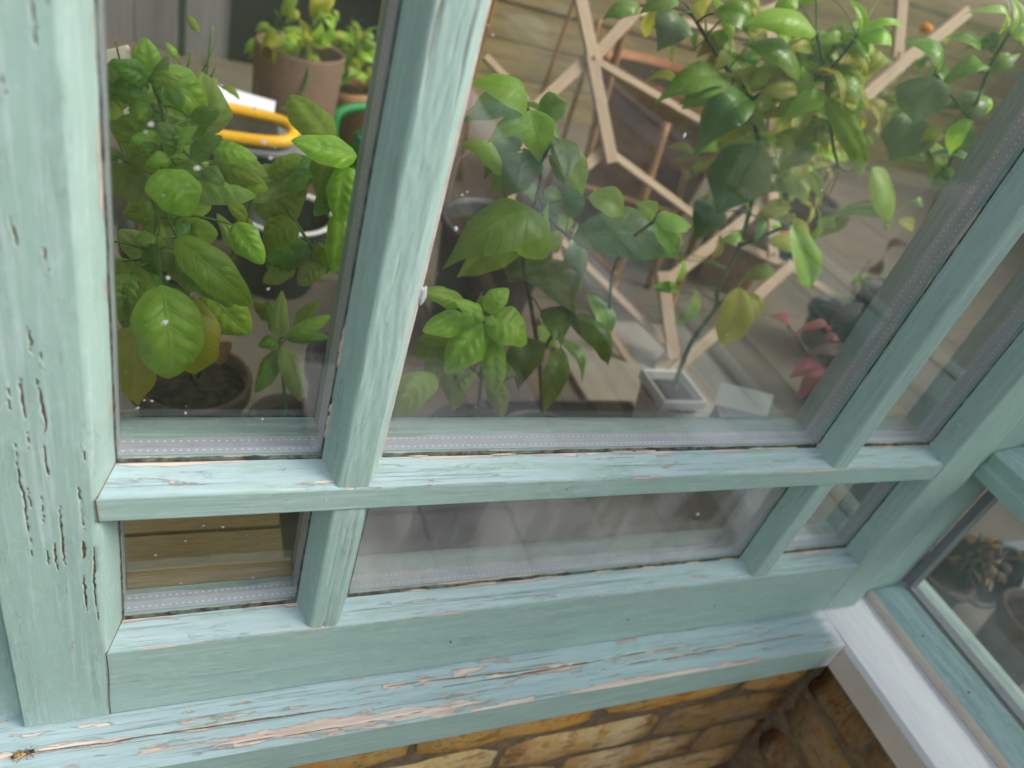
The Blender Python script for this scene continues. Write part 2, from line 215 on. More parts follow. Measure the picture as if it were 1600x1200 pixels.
SLATS=[((0.6963,1.0000,0.2521),(0.7521,0.9463,0.1406),0.0286),
((0.7459,0.9510,0.1474),(0.8102,0.8535,-0.0118),0.0295),
((0.7513,0.9548,0.1307),(0.8354,1.0003,0.2267),0.0270),
((0.7466,0.9583,0.1358),(0.6449,0.9117,0.0365),0.0266),
((0.7653,0.9763,0.1339),(1.0223,0.9192,0.0756),0.0179),
((0.8068,0.8787,0.0006),(0.7521,0.8558,-0.0453),0.0251),
((0.8229,0.8912,-0.0101),(1.0790,0.8146,-0.1068),0.0185),
((0.9504,0.7365,-0.1889),(0.9740,0.6269,-0.3128),0.0329),
((1.1703,0.8950,0.1237),(1.2217,0.7573,-0.1245),0.0314),
((1.2261,0.8551,0.0276),(1.5381,0.9700,0.3151),0.0336),
((1.4312,1.0000,0.4053),(1.4628,0.9510,0.2894),0.0330),
((1.2894,0.7589,-0.1445),(0.9668,0.6087,-0.3558),0.0303),
((0.7270,0.8042,-0.1657),(0.9871,0.6711,-0.3186),0.0170),
((0.6910,0.7755,-0.1512),(0.7331,0.7300,-0.2197),0.0248),
((0.8309,0.7067,-0.2879),(0.9384,0.6089,-0.3909),0.0158),
((0.9868,0.6487,-0.3103),(0.8952,0.5820,-0.4208),0.0291),
((0.9696,0.7420,-0.2060),(1.1713,0.8135,-0.0554),0.0298),
((1.0798,0.8120,-0.1115),(1.3109,0.7730,-0.1608),0.0198),
((1.1732,0.8155,-0.0561),(1.2237,0.8597,0.0311),0.0276),
((0.6424,0.9038,0.0475),(0.5997,0.8015,-0.1221),0.0239),
((1.0288,0.9221,0.0823),(1.1958,0.9162,0.0992),0.0189),
((0.8456,1.0183,0.2243),(1.1231,0.9950,0.2397),0.0180),
((1.0604,0.9887,0.2535),(1.2498,1.0120,0.3621),0.0288),
((1.1301,0.9767,0.2713),(1.1729,0.8892,0.1127),0.0291),
((1.5273,0.9644,0.2967),(1.6464,1.0023,0.3996),0.0315),
((1.3109,0.7730,-0.1608),(1.5007,0.7244,-0.2188),0.0208),
((0.6137,0.8315,-0.1356),(0.7270,0.8042,-0.1657),0.0175),
((0.5555,0.9775,0.0948),(0.6527,0.9320,0.0353),0.0168),
((1.0653,0.7986,-0.0999),(1.1989,0.8597,0.0274),0.0273)]
CRACKS=[([(-0.0335,0.0973),(-0.0337,0.0704)],0.00183),
([(-0.0337,0.0668),(-0.0338,0.0459)],0.00114),
([(-0.0256,0.0998),(-0.0243,0.0829),(-0.0239,0.0678),(-0.0252,0.0590)],0.00257),
([(-0.0255,0.0494),(-0.0259,0.0358),(-0.0259,0.0205)],0.00235),
([(-0.0403,0.0540),(-0.0414,0.0195),(-0.0400,0.0049),(-0.0408,-0.0290),(-0.0403,-0.0542)],0.00192),
([(-0.0098,0.0138),(-0.0090,-0.0064),(-0.0090,-0.0301)],0.00249),
([(-0.0100,-0.0420),(-0.0093,-0.0510),(-0.0102,-0.0613)],0.00399),
([(-0.0209,-0.0043),(-0.0222,-0.0308),(-0.0220,-0.0441),(-0.0219,-0.0676)],0.00252),
([(-0.0266,-0.0403),(-0.0271,-0.0712)],0.00218),
([(-0.0376,0.0124),(-0.0373,-0.0086)],0.00122),
([(-0.0306,0.0043),(-0.0312,-0.0216)],0.00124),
([(-0.0314,-0.0498),(-0.0315,-0.0678)],0.00176),
([(-0.0017,-0.0007),(-0.0024,-0.0462),(-0.0051,-0.0815),(-0.0048,-0.1121),(-0.0040,-0.1348)],0.00255),
([(-0.0115,-0.0791),(-0.0108,-0.1254)],0.00276),
([(-0.0109,0.3068),(-0.0110,0.2965),(-0.0109,0.2891)],0.00162),
([(-0.0057,0.3079),(-0.0056,0.3008)],0.00081),
([(-0.0282,0.2030),(-0.0279,0.1942),(-0.0272,0.1874)],0.00189),
([(-0.0158,0.1883),(-0.0157,0.1827),(-0.0151,0.1797)],0.00196),
([(-0.0150,0.1763),(-0.0145,0.1721)],0.00100),
([(-0.0276,0.1373),(-0.0264,0.1314),(-0.0262,0.1226)],0.00209),
([(-0.0227,0.1215),(-0.0224,0.1088)],0.00107),
([(-0.0263,0.1021),(-0.0258,0.0965)],0.00146),
([(-0.0341,0.1010),(-0.0340,0.0779)],0.00182),
([(-0.0267,0.1270),(-0.0271,0.1190)],0.00177),
([(-0.0005,0.1601),(-0.0003,0.1459)],0.00173),
([(-0.0250,0.2721),(-0.0249,0.2637)],0.00085),
([(-0.0050,0.0517),(-0.0047,0.0351)],0.00080),
([(-0.0400,0.0971),(-0.0406,0.0779)],0.00073)]
SPOTS=[(0.0327,0.2509,0.00394),(0.0303,0.2468,0.00198),(0.0553,0.2306,0.00415),(0.0414,0.1599,0.00376),(0.0398,0.1278,0.00470),(0.0880,0.2506,0.00383),(0.0924,0.2421,0.00318),(0.0924,0.2499,0.00140),(0.0942,0.2487,0.00141),(0.0822,0.2679,0.00270),(0.0980,0.1572,0.00239),(0.2082,0.2124,0.00492),(0.2096,0.2379,0.00199),(0.2068,0.2354,0.00199),(0.3465,0.2965,0.00376),(0.3841,0.3101,0.00212),(0.4821,0.2763,0.00286),(0.4666,0.1436,0.00268),(0.3292,0.3547,0.00153),(0.2011,0.3295,0.00210),(0.1973,0.3337,0.00173),(0.3865,0.3879,0.00155),(0.0281,0.0656,0.00209),(0.0326,0.0651,0.00210),(0.0242,0.0589,0.00294),(0.0531,0.0546,0.00259),(0.1029,0.0493,0.00272),(0.0347,-0.0924,0.00299),(0.0681,-0.0610,0.00297),(0.0821,-0.0638,0.00301),(0.0558,-0.0779,0.00249),(0.9592,-0.0019,0.00393),(0.5552,-0.0869,0.00614),(0.5566,-0.0881,0.00342),(0.6146,-0.0886,0.00352),(0.1091,-0.1309,0.00272),(0.0530,-0.1304,0.00262)]
WASP=(-0.0600,-0.0226,-0.2783); WDIR=(0.0183,0.0035,0.0)

FLOOR = -0.36
# ---------------------------------------------------------------- node helpers
class NT:
    def __init__(s, name):
        s.m = bpy.data.materials.new(name); s.m.use_nodes = True; s.t = s.m.node_tree; s.n = s.t.nodes; s.l = s.t.links
        s.b = s.n['Principled BSDF']; s.out = s.n['Material Output']
    def new(s, t, **k):
        n = s.n.new(t)
        for a, v in k.items(): setattr(n, a, v)
        return n
    def put(s, sock, v):
        if isinstance(v, (int, float)): sock.default_value = v
        elif isinstance(v, tuple): sock.default_value = v if len(v) == len(sock.default_value) else tuple(v)+(1.0,)
        else: s.l.new(v, sock)
    def math(s, op, a, b=0.0, c=0.0, clamp=False):
        n = s.new('ShaderNodeMath', operation=op, use_clamp=clamp)
        for i, v in enumerate((a, b, c)): s.put(n.inputs[i], v)
        return n.outputs[0]
    def mix(s, f, a, b, blend='MIX'):
        n = s.new('ShaderNodeMix', data_type='RGBA', blend_type=blend)
        s.put(n.inputs[0], f); s.put(n.inputs[6], a); s.put(n.inputs[7], b); return n.outputs[2]
    def step(s, v, lo, hi):
        n = s.new('ShaderNodeMapRange', interpolation_type='SMOOTHSTEP')
        s.put(n.inputs[0], v); s.put(n.inputs[1], lo); s.put(n.inputs[2], hi); return n.outputs[0]
    def noise(s, vec, scale, detail=4, rough=.55, dist=0.0):
        n = s.new('ShaderNodeTexNoise'); s.put(n.inputs['Vector'], vec); n.inputs['Scale'].default_value = scale
        n.inputs['Detail'].default_value = detail; n.inputs['Roughness'].default_value = rough; n.inputs['Distortion'].default_value = dist
        return n.outputs[0]
    def vscale(s, vec, sc, off=(0, 0, 0)):
        n = s.new('ShaderNodeMapping'); s.put(n.inputs[0], vec); n.inputs['Scale'].default_value = sc; n.inputs['Location'].default_value = off; return n.outputs[0]
    def uv(s): return s.new('ShaderNodeTexCoord').outputs['UV']
    def obj(s): return s.new('ShaderNodeTexCoord').outputs['Object']
    def rnd(s): return s.new('ShaderNodeObjectInfo').outputs['Random']
    def attr(s, a): return s.new('ShaderNodeAttribute', attribute_name=a).outputs['Fac']
    def sep(s, v): return s.new('ShaderNodeSeparateXYZ'), v
    def xyz(s, v):
        n = s.new('ShaderNodeSeparateXYZ'); s.l.new(v, n.inputs[0]); return n.outputs
    def comb(s, x, y, z=0.0):
        n = s.new('ShaderNodeCombineXYZ')
        for i, v in enumerate((x, y, z)): s.put(n.inputs[i], v)
        return n.outputs[0]
    def bump(s, h, dist, strength=1.0):
        n = s.new('ShaderNodeBump'); n.inputs['Strength'].default_value = strength; n.inputs['Distance'].default_value = dist
        s.l.new(h, n.inputs['Height']); s.l.new(n.outputs[0], s.b.inputs['Normal']); return n
    def fin(s, col=None, rough=.5, spec=.4, metal=0.0):
        if col is not None: s.put(s.b.inputs['Base Color'], col)
        s.put(s.b.inputs['Roughness'], rough); s.put(s.b.inputs['Specular IOR Level'], spec); s.put(s.b.inputs['Metallic'], metal)
        return s.m
def srgb(r, g, b):
    f = lambda c: ((c/255+.055)/1.055)**2.4 if c > 10 else c/255/12.92
    return (f(r), f(g), f(b), 1.0)
MINT = (0.36, 0.515, 0.46, 1); MINTD = (0.225, 0.40, 0.325, 1); MINTL = (0.54, 0.67, 0.64, 1)
BLUE = (0.43, 0.57, 0.61, 1); PINK = (0.60, 0.45, 0.38, 1); WOOD = (0.30, 0.19, 0.11, 1); CREAM = (0.72, 0.66, 0.60, 1)
def paint(name, weather=0.0, chalk=0.3, base=MINT, under=BLUE, crackle=0.0):
    """brushed exterior paint, grain along u; 'wear' bares primer, 'crack' bares dark wood, 'white' is fresh primer"""
    g = NT(name)
    rn = g.rnd(); uv = g.uv()
    x = g.xyz(uv); u = g.math('ADD', x[0], g.math('MULTIPLY', rn, 7.3)); v = g.math('ADD', x[1], g.math('MULTIPLY', rn, 3.1))
    p = g.comb(u, v)
    streak = g.noise(g.vscale(p, (9, 260, 1)), 1.0, 5, .6)
    blotch = g.noise(g.vscale(p, (7, 26, 1)), 1.0, 4, .6)
    brush = g.noise(g.vscale(p, (14, 700, 1)), 1.0, 3, .5)
    fine = g.noise(g.vscale(p, (420, 700, 1)), 1.0, 4, .6)
    pre = g.noise(g.vscale(p, (90, 500, 1), (7, 3, 0)), 1.0, 4, .6); pre2 = g.noise(g.vscale(p, (12, 60, 1), (4, 9, 0)), 1.0, 4, .6)
    col = g.mix(g.step(blotch, .35, .7), base, tuple(c*.90 for c in base[:3])+(1,))
    col = g.mix(g.math('MULTIPLY', g.step(g.math('ADD', streak, g.math('MULTIPLY', blotch, .6)), .78, 1.02), chalk), col, MINTL)
    col = g.mix(g.math('MULTIPLY', g.step(fine, .62, .78), .10), col, (.25, .3, .27, 1))
    mott = g.noise(g.vscale(p, (60, 150, 1), (2, 2, 0)), 1.0, 6, .7, .6)
    col = g.mix(g.math('MULTIPLY', g.step(mott, .52, .62), .22), col, MINTL)
    col = g.mix(g.math('MULTIPLY', g.step(mott, .42, .34), .22), col, tuple(c*.7 for c in base[:3])+(1,))
    vo = g.new('ShaderNodeTexVoronoi', feature='DISTANCE_TO_EDGE'); g.put(vo.inputs['Vector'], g.comb(g.math('ADD', g.math('MULTIPLY', u, 55), g.math('MULTIPLY', mott, .8)), g.math('ADD', g.math('MULTIPLY', v, 420), g.math('MULTIPLY', pre, 2.2)))); vo.inputs['Scale'].default_value = 1.0
    ck = g.math('MULTIPLY', g.step(vo.outputs['Distance'], .05, .012), g.step(pre2, .52, .64))
    col = g.mix(g.math('MULTIPLY', ck, .22+.35*min(weather, 1)), col, (.17, .20, .18, 1))
    wear = g.attr('wear'); crack = g.attr('crack'); white = g.attr('white')
    p2 = g.vscale(p, (20, 130, 1)); pl = g.noise(p2, 1.0, 7, .68, .4)
    pl2 = g.noise(g.vscale(p, (11, 95, 1), (3, 1, 0)), 1.0, 6, .62, .3)
    h = g.math('MULTIPLY', brush, .25)
    h = g.math('ADD', h, g.math('MULTIPLY', fine, .12)); h = g.math('ADD', h, g.math('MULTIPLY', streak, .35)); h = g.math('SUBTRACT', g.math('ADD', h, g.math('MULTIPLY', mott, .5)), g.math('MULTIPLY', ck, .6))
    if weather > 0:
        um = g.step(pl2, .56-.16*weather, .60-.10*weather)
        col = g.mix(g.math('MULTIPLY', um, .85), col, g.mix(g.step(streak, .4, .65), under, tuple(min(1, c*1.08) for c in under[:3])+(1,)))
        lines = g.noise(g.vscale(p, (5, 330, 1), (1, 7, 0)), 1.0, 4, .6, .6)
        ln = g.math('MULTIPLY', g.step(lines, .60-.03*weather, .66), g.step(blotch, .38, .55))
        col = g.mix(g.math('MULTIPLY', ln, .55*weather), col, (.24, .26, .25, 1)); h = g.math('SUBTRACT', h, g.math('MULTIPLY', ln, 1.3))
        speck = g.step(g.noise(g.vscale(p, (130, 420, 1), (5, 2, 0)), 1.0, 3, .6), .66, .72)
        col = g.mix(g.math('MULTIPLY', speck, .5*weather), col, (.22, .27, .28, 1))
    # primer showing
    pm = g.math('ADD', g.math('ADD', pl, g.math('MULTIPLY', g.math('SUBTRACT', pl2, .5), .5)), g.math('MULTIPLY', wear, .36))
    m1 = g.step(pm, .735-.045*weather, .75-.045*weather)
    rim = g.step(pm, .70-.045*weather, .735-.045*weather)
    col = g.mix(g.math('MULTIPLY', rim, .30), col, MINTL)
    pk = g.mix(g.step(streak, .4, .62), PINK, (.70, .61, .54, 1)); pk = g.mix(g.math('MULTIPLY', g.step(brush, .5, .7), .35), pk, (.50, .30, .20, 1))
    col = g.mix(m1, col, pk); h = g.math('SUBTRACT', g.math('ADD', h, g.math('MULTIPLY', rim, .7)), g.math('MULTIPLY', m1, 3.0))
    gap = g.math('MULTIPLY', m1, g.step(pm, .775-.045*weather, .755-.045*weather)); col = g.mix(g.math('MULTIPLY', gap, .35), col, (.20, .15, .11, 1))
    col = g.mix(g.step(g.math('ADD', white, g.math('MULTIPLY', g.math('SUBTRACT', mott, .5), .8)), .30, .75), col, (.83, .82, .85, 1))
    col = g.mix(g.math('MULTIPLY', g.step(crack, .03, .12), .35), col, (.60, .68, .64, 1))
    cc = g.mix(g.step(fine, .4, .6), (.085, .062, .045, 1), (.24, .165, .105, 1))
    col = g.mix(g.step(crack, .22, .55), col, cc)
    g.bump(h, .00035, .8)
    return g.fin(col, g.math('ADD', .44, g.math('MULTIPLY', blotch, .25)), .35)
M = {}
M['paint'] = paint('mint paint', 0, .55)
M['paint_plain'] = paint('mint paint plain', 0, .4)
M['paint_worn'] = paint('mint paint weathered on ledges', 1.0, .6, base=(.30, .43, .39, 1), under=(.36, .48, .50, 1))
M['paint_sill'] = paint('blue green sill paint weathered', 1.25, .5, base=(.33, .46, .465, 1), under=(.38, .50, .53, 1))
M['paint_teal'] = paint('teal paint', .35, .25, base=(.235, .36, .375, 1), under=(.29, .42, .43, 1))
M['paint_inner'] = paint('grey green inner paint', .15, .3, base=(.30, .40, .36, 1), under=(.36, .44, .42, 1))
def simple(name, c, rough=.55, spec=.4, var=.15, scale=30, bump=0.0, metal=0.0, stretch=(1, 1, 1), c2=None, rndv=0.0):
    g = NT(name); o = g.vscale(g.obj(), stretch)
    n = g.noise(o, scale, 6, .6)
    a = tuple(x*(1-var) for x in c[:3])+(1,); b = tuple(min(1, x*(1+var)) for x in (c2 or c)[:3])+(1,)
    col = g.mix(g.step(n, .3, .7), a, b)
    if rndv:
        hs = g.new('ShaderNodeHueSaturation'); g.l.new(col, hs.inputs['Color'])
        g.put(hs.inputs['Value'], g.math('ADD', 1-rndv, g.math('MULTIPLY', g.rnd(), 2*rndv))); g.put(hs.inputs['Hue'], g.math('ADD', .5-rndv*.04, g.math('MULTIPLY', g.rnd(), .08*rndv))); col = hs.outputs[0]
    if bump: g.bump(g.noise(o, scale*2.2, 5, .6), bump)
    return g.fin(col, rough, spec, metal)
M['primer_white'] = simple('white primer', (.84, .83, .87), .6, .3, .05, 18, .0004, stretch=(14, 1, 14))
M['primer_cream'] = simple('cream primer', (.60, .52, .44), .65, .3, .06, 14, .0004)
M['gasket'] = simple('dark gasket', (.035, .036, .034), .7, .3, .5, 120, .0005, c2=(.10, .12, .09))
M['ochre'] = simple('bare ochre wood', (.33, .22, .085), .5, .4, .2, 30, .0003, stretch=(1, 12, 12))
M['putty'] = simple('old putty', (.60, .47, .38), .8, .2, .2, 300, .0006)
M['sealant'] = simple('pale sealant', (.50, .45, .43), .6, .3, .12, 80, .0004)
M['terracotta'] = simple('terracotta', (.34, .15, .085), .8, .2, .25, 14, .0008, rndv=.15)
M['dark_clay'] = simple('dark clay', (.10, .055, .04), .75, .25, .3, 14, .0008)
M['black_plastic'] = simple('black plastic', (.022, .022, .024), .45, .45, .3, 20)
M['grey_plastic'] = simple('dark grey plastic', (.06, .06, .065), .5, .4, .3, 14, .0004)
M['white_plastic'] = simple('white plastic', (.62, .58, .56), .4, .4, .06, 12)
M['soil'] = simple('soil', (.035, .024, .017), .95, .1, .6, 90, .003)
M['yellow'] = simple('yellow plastic', (.78, .40, .015), .4, .4, .06, 10)
M['paper'] = simple('white paper', (.74, .74, .80), .7, .2, .04, 10)
M['green_plastic'] = simple('green plastic', (.012, .25, .06), .35, .45, .1, 8)
M['fabric'] = simple('brown grey felt', (.20, .12, .09), .95, .1, .3, 260, .0012)
M['slat'] = simple('pale pine', (.43, .30, .20), .65, .3, .14, 20, .0003, stretch=(.6, 8, 8), rndv=.1)
M['cane'] = simple('orange cane', (.30, .15, .055), .55, .35, .3, 20, .0004, stretch=(6, 6, .6))
M['panel'] = simple('grey board', (.20, .185, .185), .7, .3, .10, 6, .0004, stretch=(20, 1, 1))
M['batten'] = simple('brown batten', (.17, .085, .045), .6, .3, .25, 16, stretch=(1, 10, 10))
M['dark_board'] = simple('black board', (.014, .014, .017), .4, .4, .3, 10)
M['olive_board'] = simple('olive brown board', (.27, .205, .105), .8, .2, .25, 9, .0006, stretch=(.5, 8, 8), rndv=.12)
M['floor'] = simple('grey brown tile', (.135, .108, .080), .6, .35, .18, 7, .0004, rndv=.10)
M['grout'] = simple('grout', (.10, .09, .08), .9, .2, .2, 60)
M['paving'] = simple('pale paving stone', (.78, .71, .68), .85, .2, .14, 11, .0015, rndv=.10)
M['lawn'] = simple('lawn', (.05, .085, .025), .9, .2, .5, 60, .01)
M['fence'] = simple('fence board', (.13, .09, .06), .8, .2, .3, 9, stretch=(8, 8, .6), rndv=.2)
M['mortar'] = simple('lime mortar', (.20, .145, .09), .95, .1, .25, 60, .0025)
M['mat'] = simple('warm grey stone', (.27, .235, .19), .8, .2, .12, 12, .0006)
M['carton'] = simple('grey carton', (.20, .20, .22), .6, .3, .08, 8)
M['bottle'] = simple('dark green ridged', (.018, .032, .024), .4, .45, .3, 40)
M['stem_green'] = simple('green stem', (.10, .19, .03), .5, .35, .25, 40)
M['stem_dark'] = simple('dark green stem', (.045, .085, .02), .5, .35, .35, 40)
M['stem_brown'] = simple('brown stem', (.13, .09, .05), .7, .25, .35, 40)
M['wall_red'] = simple('brown side wall', (.16, .085, .05), .8, .2, .2, 8)
M['speck'] = simple('white paint speck', (.46, .47, .46), .7, .3, .05, 90)
M['ink'] = simple('dark print', (.05, .05, .07), .6, .2, .1, 10)
def brick_mat(name, ca, cb, cc_):
    g = NT(name); o = g.obj(); rn = g.rnd()
    off = g.comb(g.math('MULTIPLY', rn, 9), g.math('MULTIPLY', rn, 5))
    va = g.new('ShaderNodeVectorMath', operation='ADD'); g.l.new(o, va.inputs[0]); g.l.new(off, va.inputs[1]); o = va.outputs[0]
    a = g.noise(o, 11, 6, .6); b = g.noise(o, 45, 6, .7); c = g.noise(g.vscale(o, (1, 1, 3)), 26, 4, .6)
    col = g.mix(g.step(rn, .3, .7), ca, cb)
    col = g.mix(g.step(a, .42, .62), col, cc_)
    col = g.mix(g.math('MULTIPLY', g.step(c, .53, .66), .7), col, (.27, .12, .04, 1))
    col = g.mix(g.math('MULTIPLY', g.step(b, .56, .7), .6), col, (.50, .42, .29, 1))
    col = g.mix(g.math('MULTIPLY', g.step(b, .46, .34), .5), col, (.13, .085, .045, 1))
    g.bump(g.math('ADD', b, a), .009, 1.0)
    return g.fin(col, .92, .15)
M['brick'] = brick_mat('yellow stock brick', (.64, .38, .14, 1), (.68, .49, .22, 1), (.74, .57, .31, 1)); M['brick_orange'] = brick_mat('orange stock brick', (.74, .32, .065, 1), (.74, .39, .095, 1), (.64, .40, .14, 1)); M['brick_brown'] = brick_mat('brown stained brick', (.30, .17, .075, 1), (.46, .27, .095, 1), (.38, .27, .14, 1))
def spacer_mat():
    g = NT('spacer bar metal'); x = g.xyz(g.uv())          # u metres along, v 0..1 across
    du = g.math('ABSOLUTE', g.math('SUBTRACT', g.math('FRACT', g.math('DIVIDE', x[0], .0052)), .5))
    hole = 0
    rows = []
    for r in (.22, .78):
        dv = g.math('ABSOLUTE', g.math('SUBTRACT', x[1], r))
        q = g.math('ADD', g.math('POWER', g.math('DIVIDE', du, .20), 2.0), g.math('POWER', g.math('DIVIDE', dv, .042), 2.0))
        rows.append(g.step(q, 1.25, .7))
    hole = g.math('MAXIMUM', rows[0], rows[1])
    mid = g.step(g.math('ABSOLUTE', g.math('SUBTRACT', x[1], .5)), .035, .015)
    edge = g.step(g.math('ABSOLUTE', g.math('SUBTRACT', x[1], .5)), .44, .47)
    n = g.noise(g.vscale(g.uv(), (60, 3, 1)), 1.0, 4, .6)
    col = g.mix(g.step(n, .3, .7), (.50, .50, .56, 1), (.57, .57, .63, 1))
    col = g.mix(g.math('MULTIPLY', mid, .35), col, (.64, .64, .68, 1)); col = g.mix(g.math('MULTIPLY', edge, .5), col, (.7, .7, .72, 1))
    col = g.mix(hole, col, (.92, .92, .93, 1))
    g.bump(g.math('ADD', hole, g.math('MULTIPLY', mid, .6)), .0003, .6)
    return g.fin(col, .42, .5, .15)
M['spacer'] = spacer_mat()
def glass_mat(name, dust_haze=.05, tint=(.97, .985, .975, 1), low=None):  # film strength: real dirt, plus painted reflection haze on some panes
    g = NT(name)
    tr = g.new('ShaderNodeBsdfTransparent'); tr.inputs[0].default_value = tint
    gl = g.new('ShaderNodeBsdfGlossy'); gl.inputs['Roughness'].default_value = .012; gl.inputs[0].default_value = (.98, 1, .99, 1)
    fr = g.new('ShaderNodeFresnel'); fr.inputs[0].default_value = 1.5
    geo = g.new('ShaderNodeNewGeometry')
    bf = g.math('SUBTRACT', 1.0, geo.outputs['Backfacing'])
    ms = g.new('ShaderNodeMixShader'); g.l.new(g.math('MULTIPLY', g.math('MULTIPLY', fr.outputs[0], 1.85, clamp=True), bf), ms.inputs[0]); g.l.new(tr.outputs[0], ms.inputs[1]); g.l.new(gl.outputs[0], ms.inputs[2])
    df = g.new('ShaderNodeBsdfDiffuse'); df.inputs[0].default_value = (.75, .73, .70, 1)
    if dust_haze <= 0: g.l.new(ms.outputs[0], g.out.inputs['Surface']); return g.m
    a = g.noise(g.vscale(g.obj(), (1, 1, .5)), 16, 2, .6)
    sm = g.noise(g.vscale(g.obj(), (70, 1, 5)), 1.0, 2, .6)
    f = g.math('MULTIPLY', g.math('ADD', .30, g.math('ADD', g.step(a, .38, .72), g.math('MULTIPLY', g.step(sm, .50, .75), .45))), dust_haze)
    if low:                       # mirrored paving painted on as dust growing towards the bottom bead of a pane
        f = g.math('ADD', f, g.math('MULTIPLY', g.step(g.math('ADD', g.xyz(g.obj())[2], g.math('MULTIPLY', a, .02)), low[0]+low[1], low[0]), low[2]))
    m2 = g.new('ShaderNodeMixShader'); g.l.new(f, m2.inputs[0]); g.l.new(ms.outputs[0], m2.inputs[1]); g.l.new(df.outputs[0], m2.inputs[2])
    g.l.new(m2.outputs[0], g.out.inputs['Surface']); return g.m
M['glass'] = glass_mat('outer glass', .012)
M['glass_mid'] = glass_mat('outer glass reflection haze foot', .014, low=(.01, .075, .07))
M['glass_reflect_haze'] = glass_mat('outer glass with reflection haze', .17)  # pale film painted in for the bright reflection of the lower middle pane
M['glass_side'] = glass_mat('pale film side glass', .07)  # stronger pale film over the side panes
M['glass_in'] = glass_mat('inner glass', 0)
def poly_mat():
    g = NT('clear twin wall roofing'); tr = g.new('ShaderNodeBsdfTransparent'); tr.inputs[0].default_value = (.93, .95, .94, 1)
    tl = g.new('ShaderNodeBsdfTranslucent'); tl.inputs[0].default_value = (.7, .72, .7, 1); ms = g.new('ShaderNodeMixShader')
    ms.inputs[0].default_value = .35; g.l.new(tr.outputs[0], ms.inputs[1]); g.l.new(tl.outputs[0], ms.inputs[2]); g.l.new(ms.outputs[0], g.out.inputs['Surface']); return g.m
M['shade_roofing'] = poly_mat()
def leaf_mat(name, c, c2, vein, rough=.38, trans=.32, K=5.5, patch=None, spec=.5):
    g = NT(name); x = g.xyz(g.uv())                 # u 0..1 along, v -1..1 stored as 0..1
    s = x[0]; t = g.math('ABSOLUTE', g.math('SUBTRACT', g.math('MULTIPLY', x[1], 2.0), 1.0))
    ph = g.math('SUBTRACT', g.math('MULTIPLY', s, K), g.math('MULTIPLY', t, 1.35))
    q = g.math('ABSOLUTE', g.math('SUBTRACT', g.math('FRACT', ph), .5))
    lat = g.math('MULTIPLY', g.step(q, .42, .5), .75)
    mid = g.step(t, .055, .02); vm = g.math('MAXIMUM', lat, mid)
    o = g.obj(); rn = g.rnd()
    n = g.noise(o, 55, 4, .6); n2 = g.noise(g.vscale(o, (1, 1, 1), (3, 1, 2)), 24, 3, .5)
    col = g.mix(g.step(n, .3, .7), c, c2)
    if patch: col = g.mix(g.math('MULTIPLY', g.step(n2, .48, .62), .8), col, patch)
    hs = g.new('ShaderNodeHueSaturation'); g.l.new(col, hs.inputs['Color']); g.put(hs.inputs['Value'], g.math('ADD', .85, g.math('MULTIPLY', rn, .55))); g.put(hs.inputs['Hue'], g.math('ADD', .488, g.math('MULTIPLY', rn, .022)))
    col = g.mix(g.math('MULTIPLY', vm, .55), hs.outputs[0], vein)
    n3 = g.noise(g.vscale(o, (1, 1, 1), (7, 7, 1)), 90, 3, .6)
    spot = g.math('MULTIPLY', g.step(n3, .69, .73), g.step(rn, .45, .6)); col = g.mix(g.math('MULTIPLY', spot, .6), col, (.26, .17, .05, 1))
    edge = g.math('MULTIPLY', g.math('MULTIPLY', g.step(t, .90, 1.0), g.step(n2, .5, .6)), .55); col = g.mix(edge, col, (.30, .27, .06, 1))
    g.put(g.b.inputs['Base Color'], col); g.put(g.b.inputs['Roughness'], g.math('ADD', rough, g.math('MULTIPLY', n, .15))); g.put(g.b.inputs['Specular IOR Level'], spec)
    cells = g.noise(o, 300, 3, .6)
    bp = g.bump(g.math('SUBTRACT', g.math('ADD', g.math('MULTIPLY', n, .8), g.math('MULTIPLY', cells, .15)), g.math('MULTIPLY', vm, .9)), .0012, .7)
    tl = g.new('ShaderNodeBsdfTranslucent'); br = g.mix(.55, col, tuple(min(1, v*1.8) for v in c2[:3])+(1,)); g.l.new(br, tl.inputs[0])
    ms = g.new('ShaderNodeMixShader'); ms.inputs[0].default_value = trans
    g.l.new(g.b.outputs[0], ms.inputs[1]); g.l.new(tl.outputs[0], ms.inputs[2]); g.l.new(ms.outputs[0], g.out.inputs['Surface'])
    return g.m
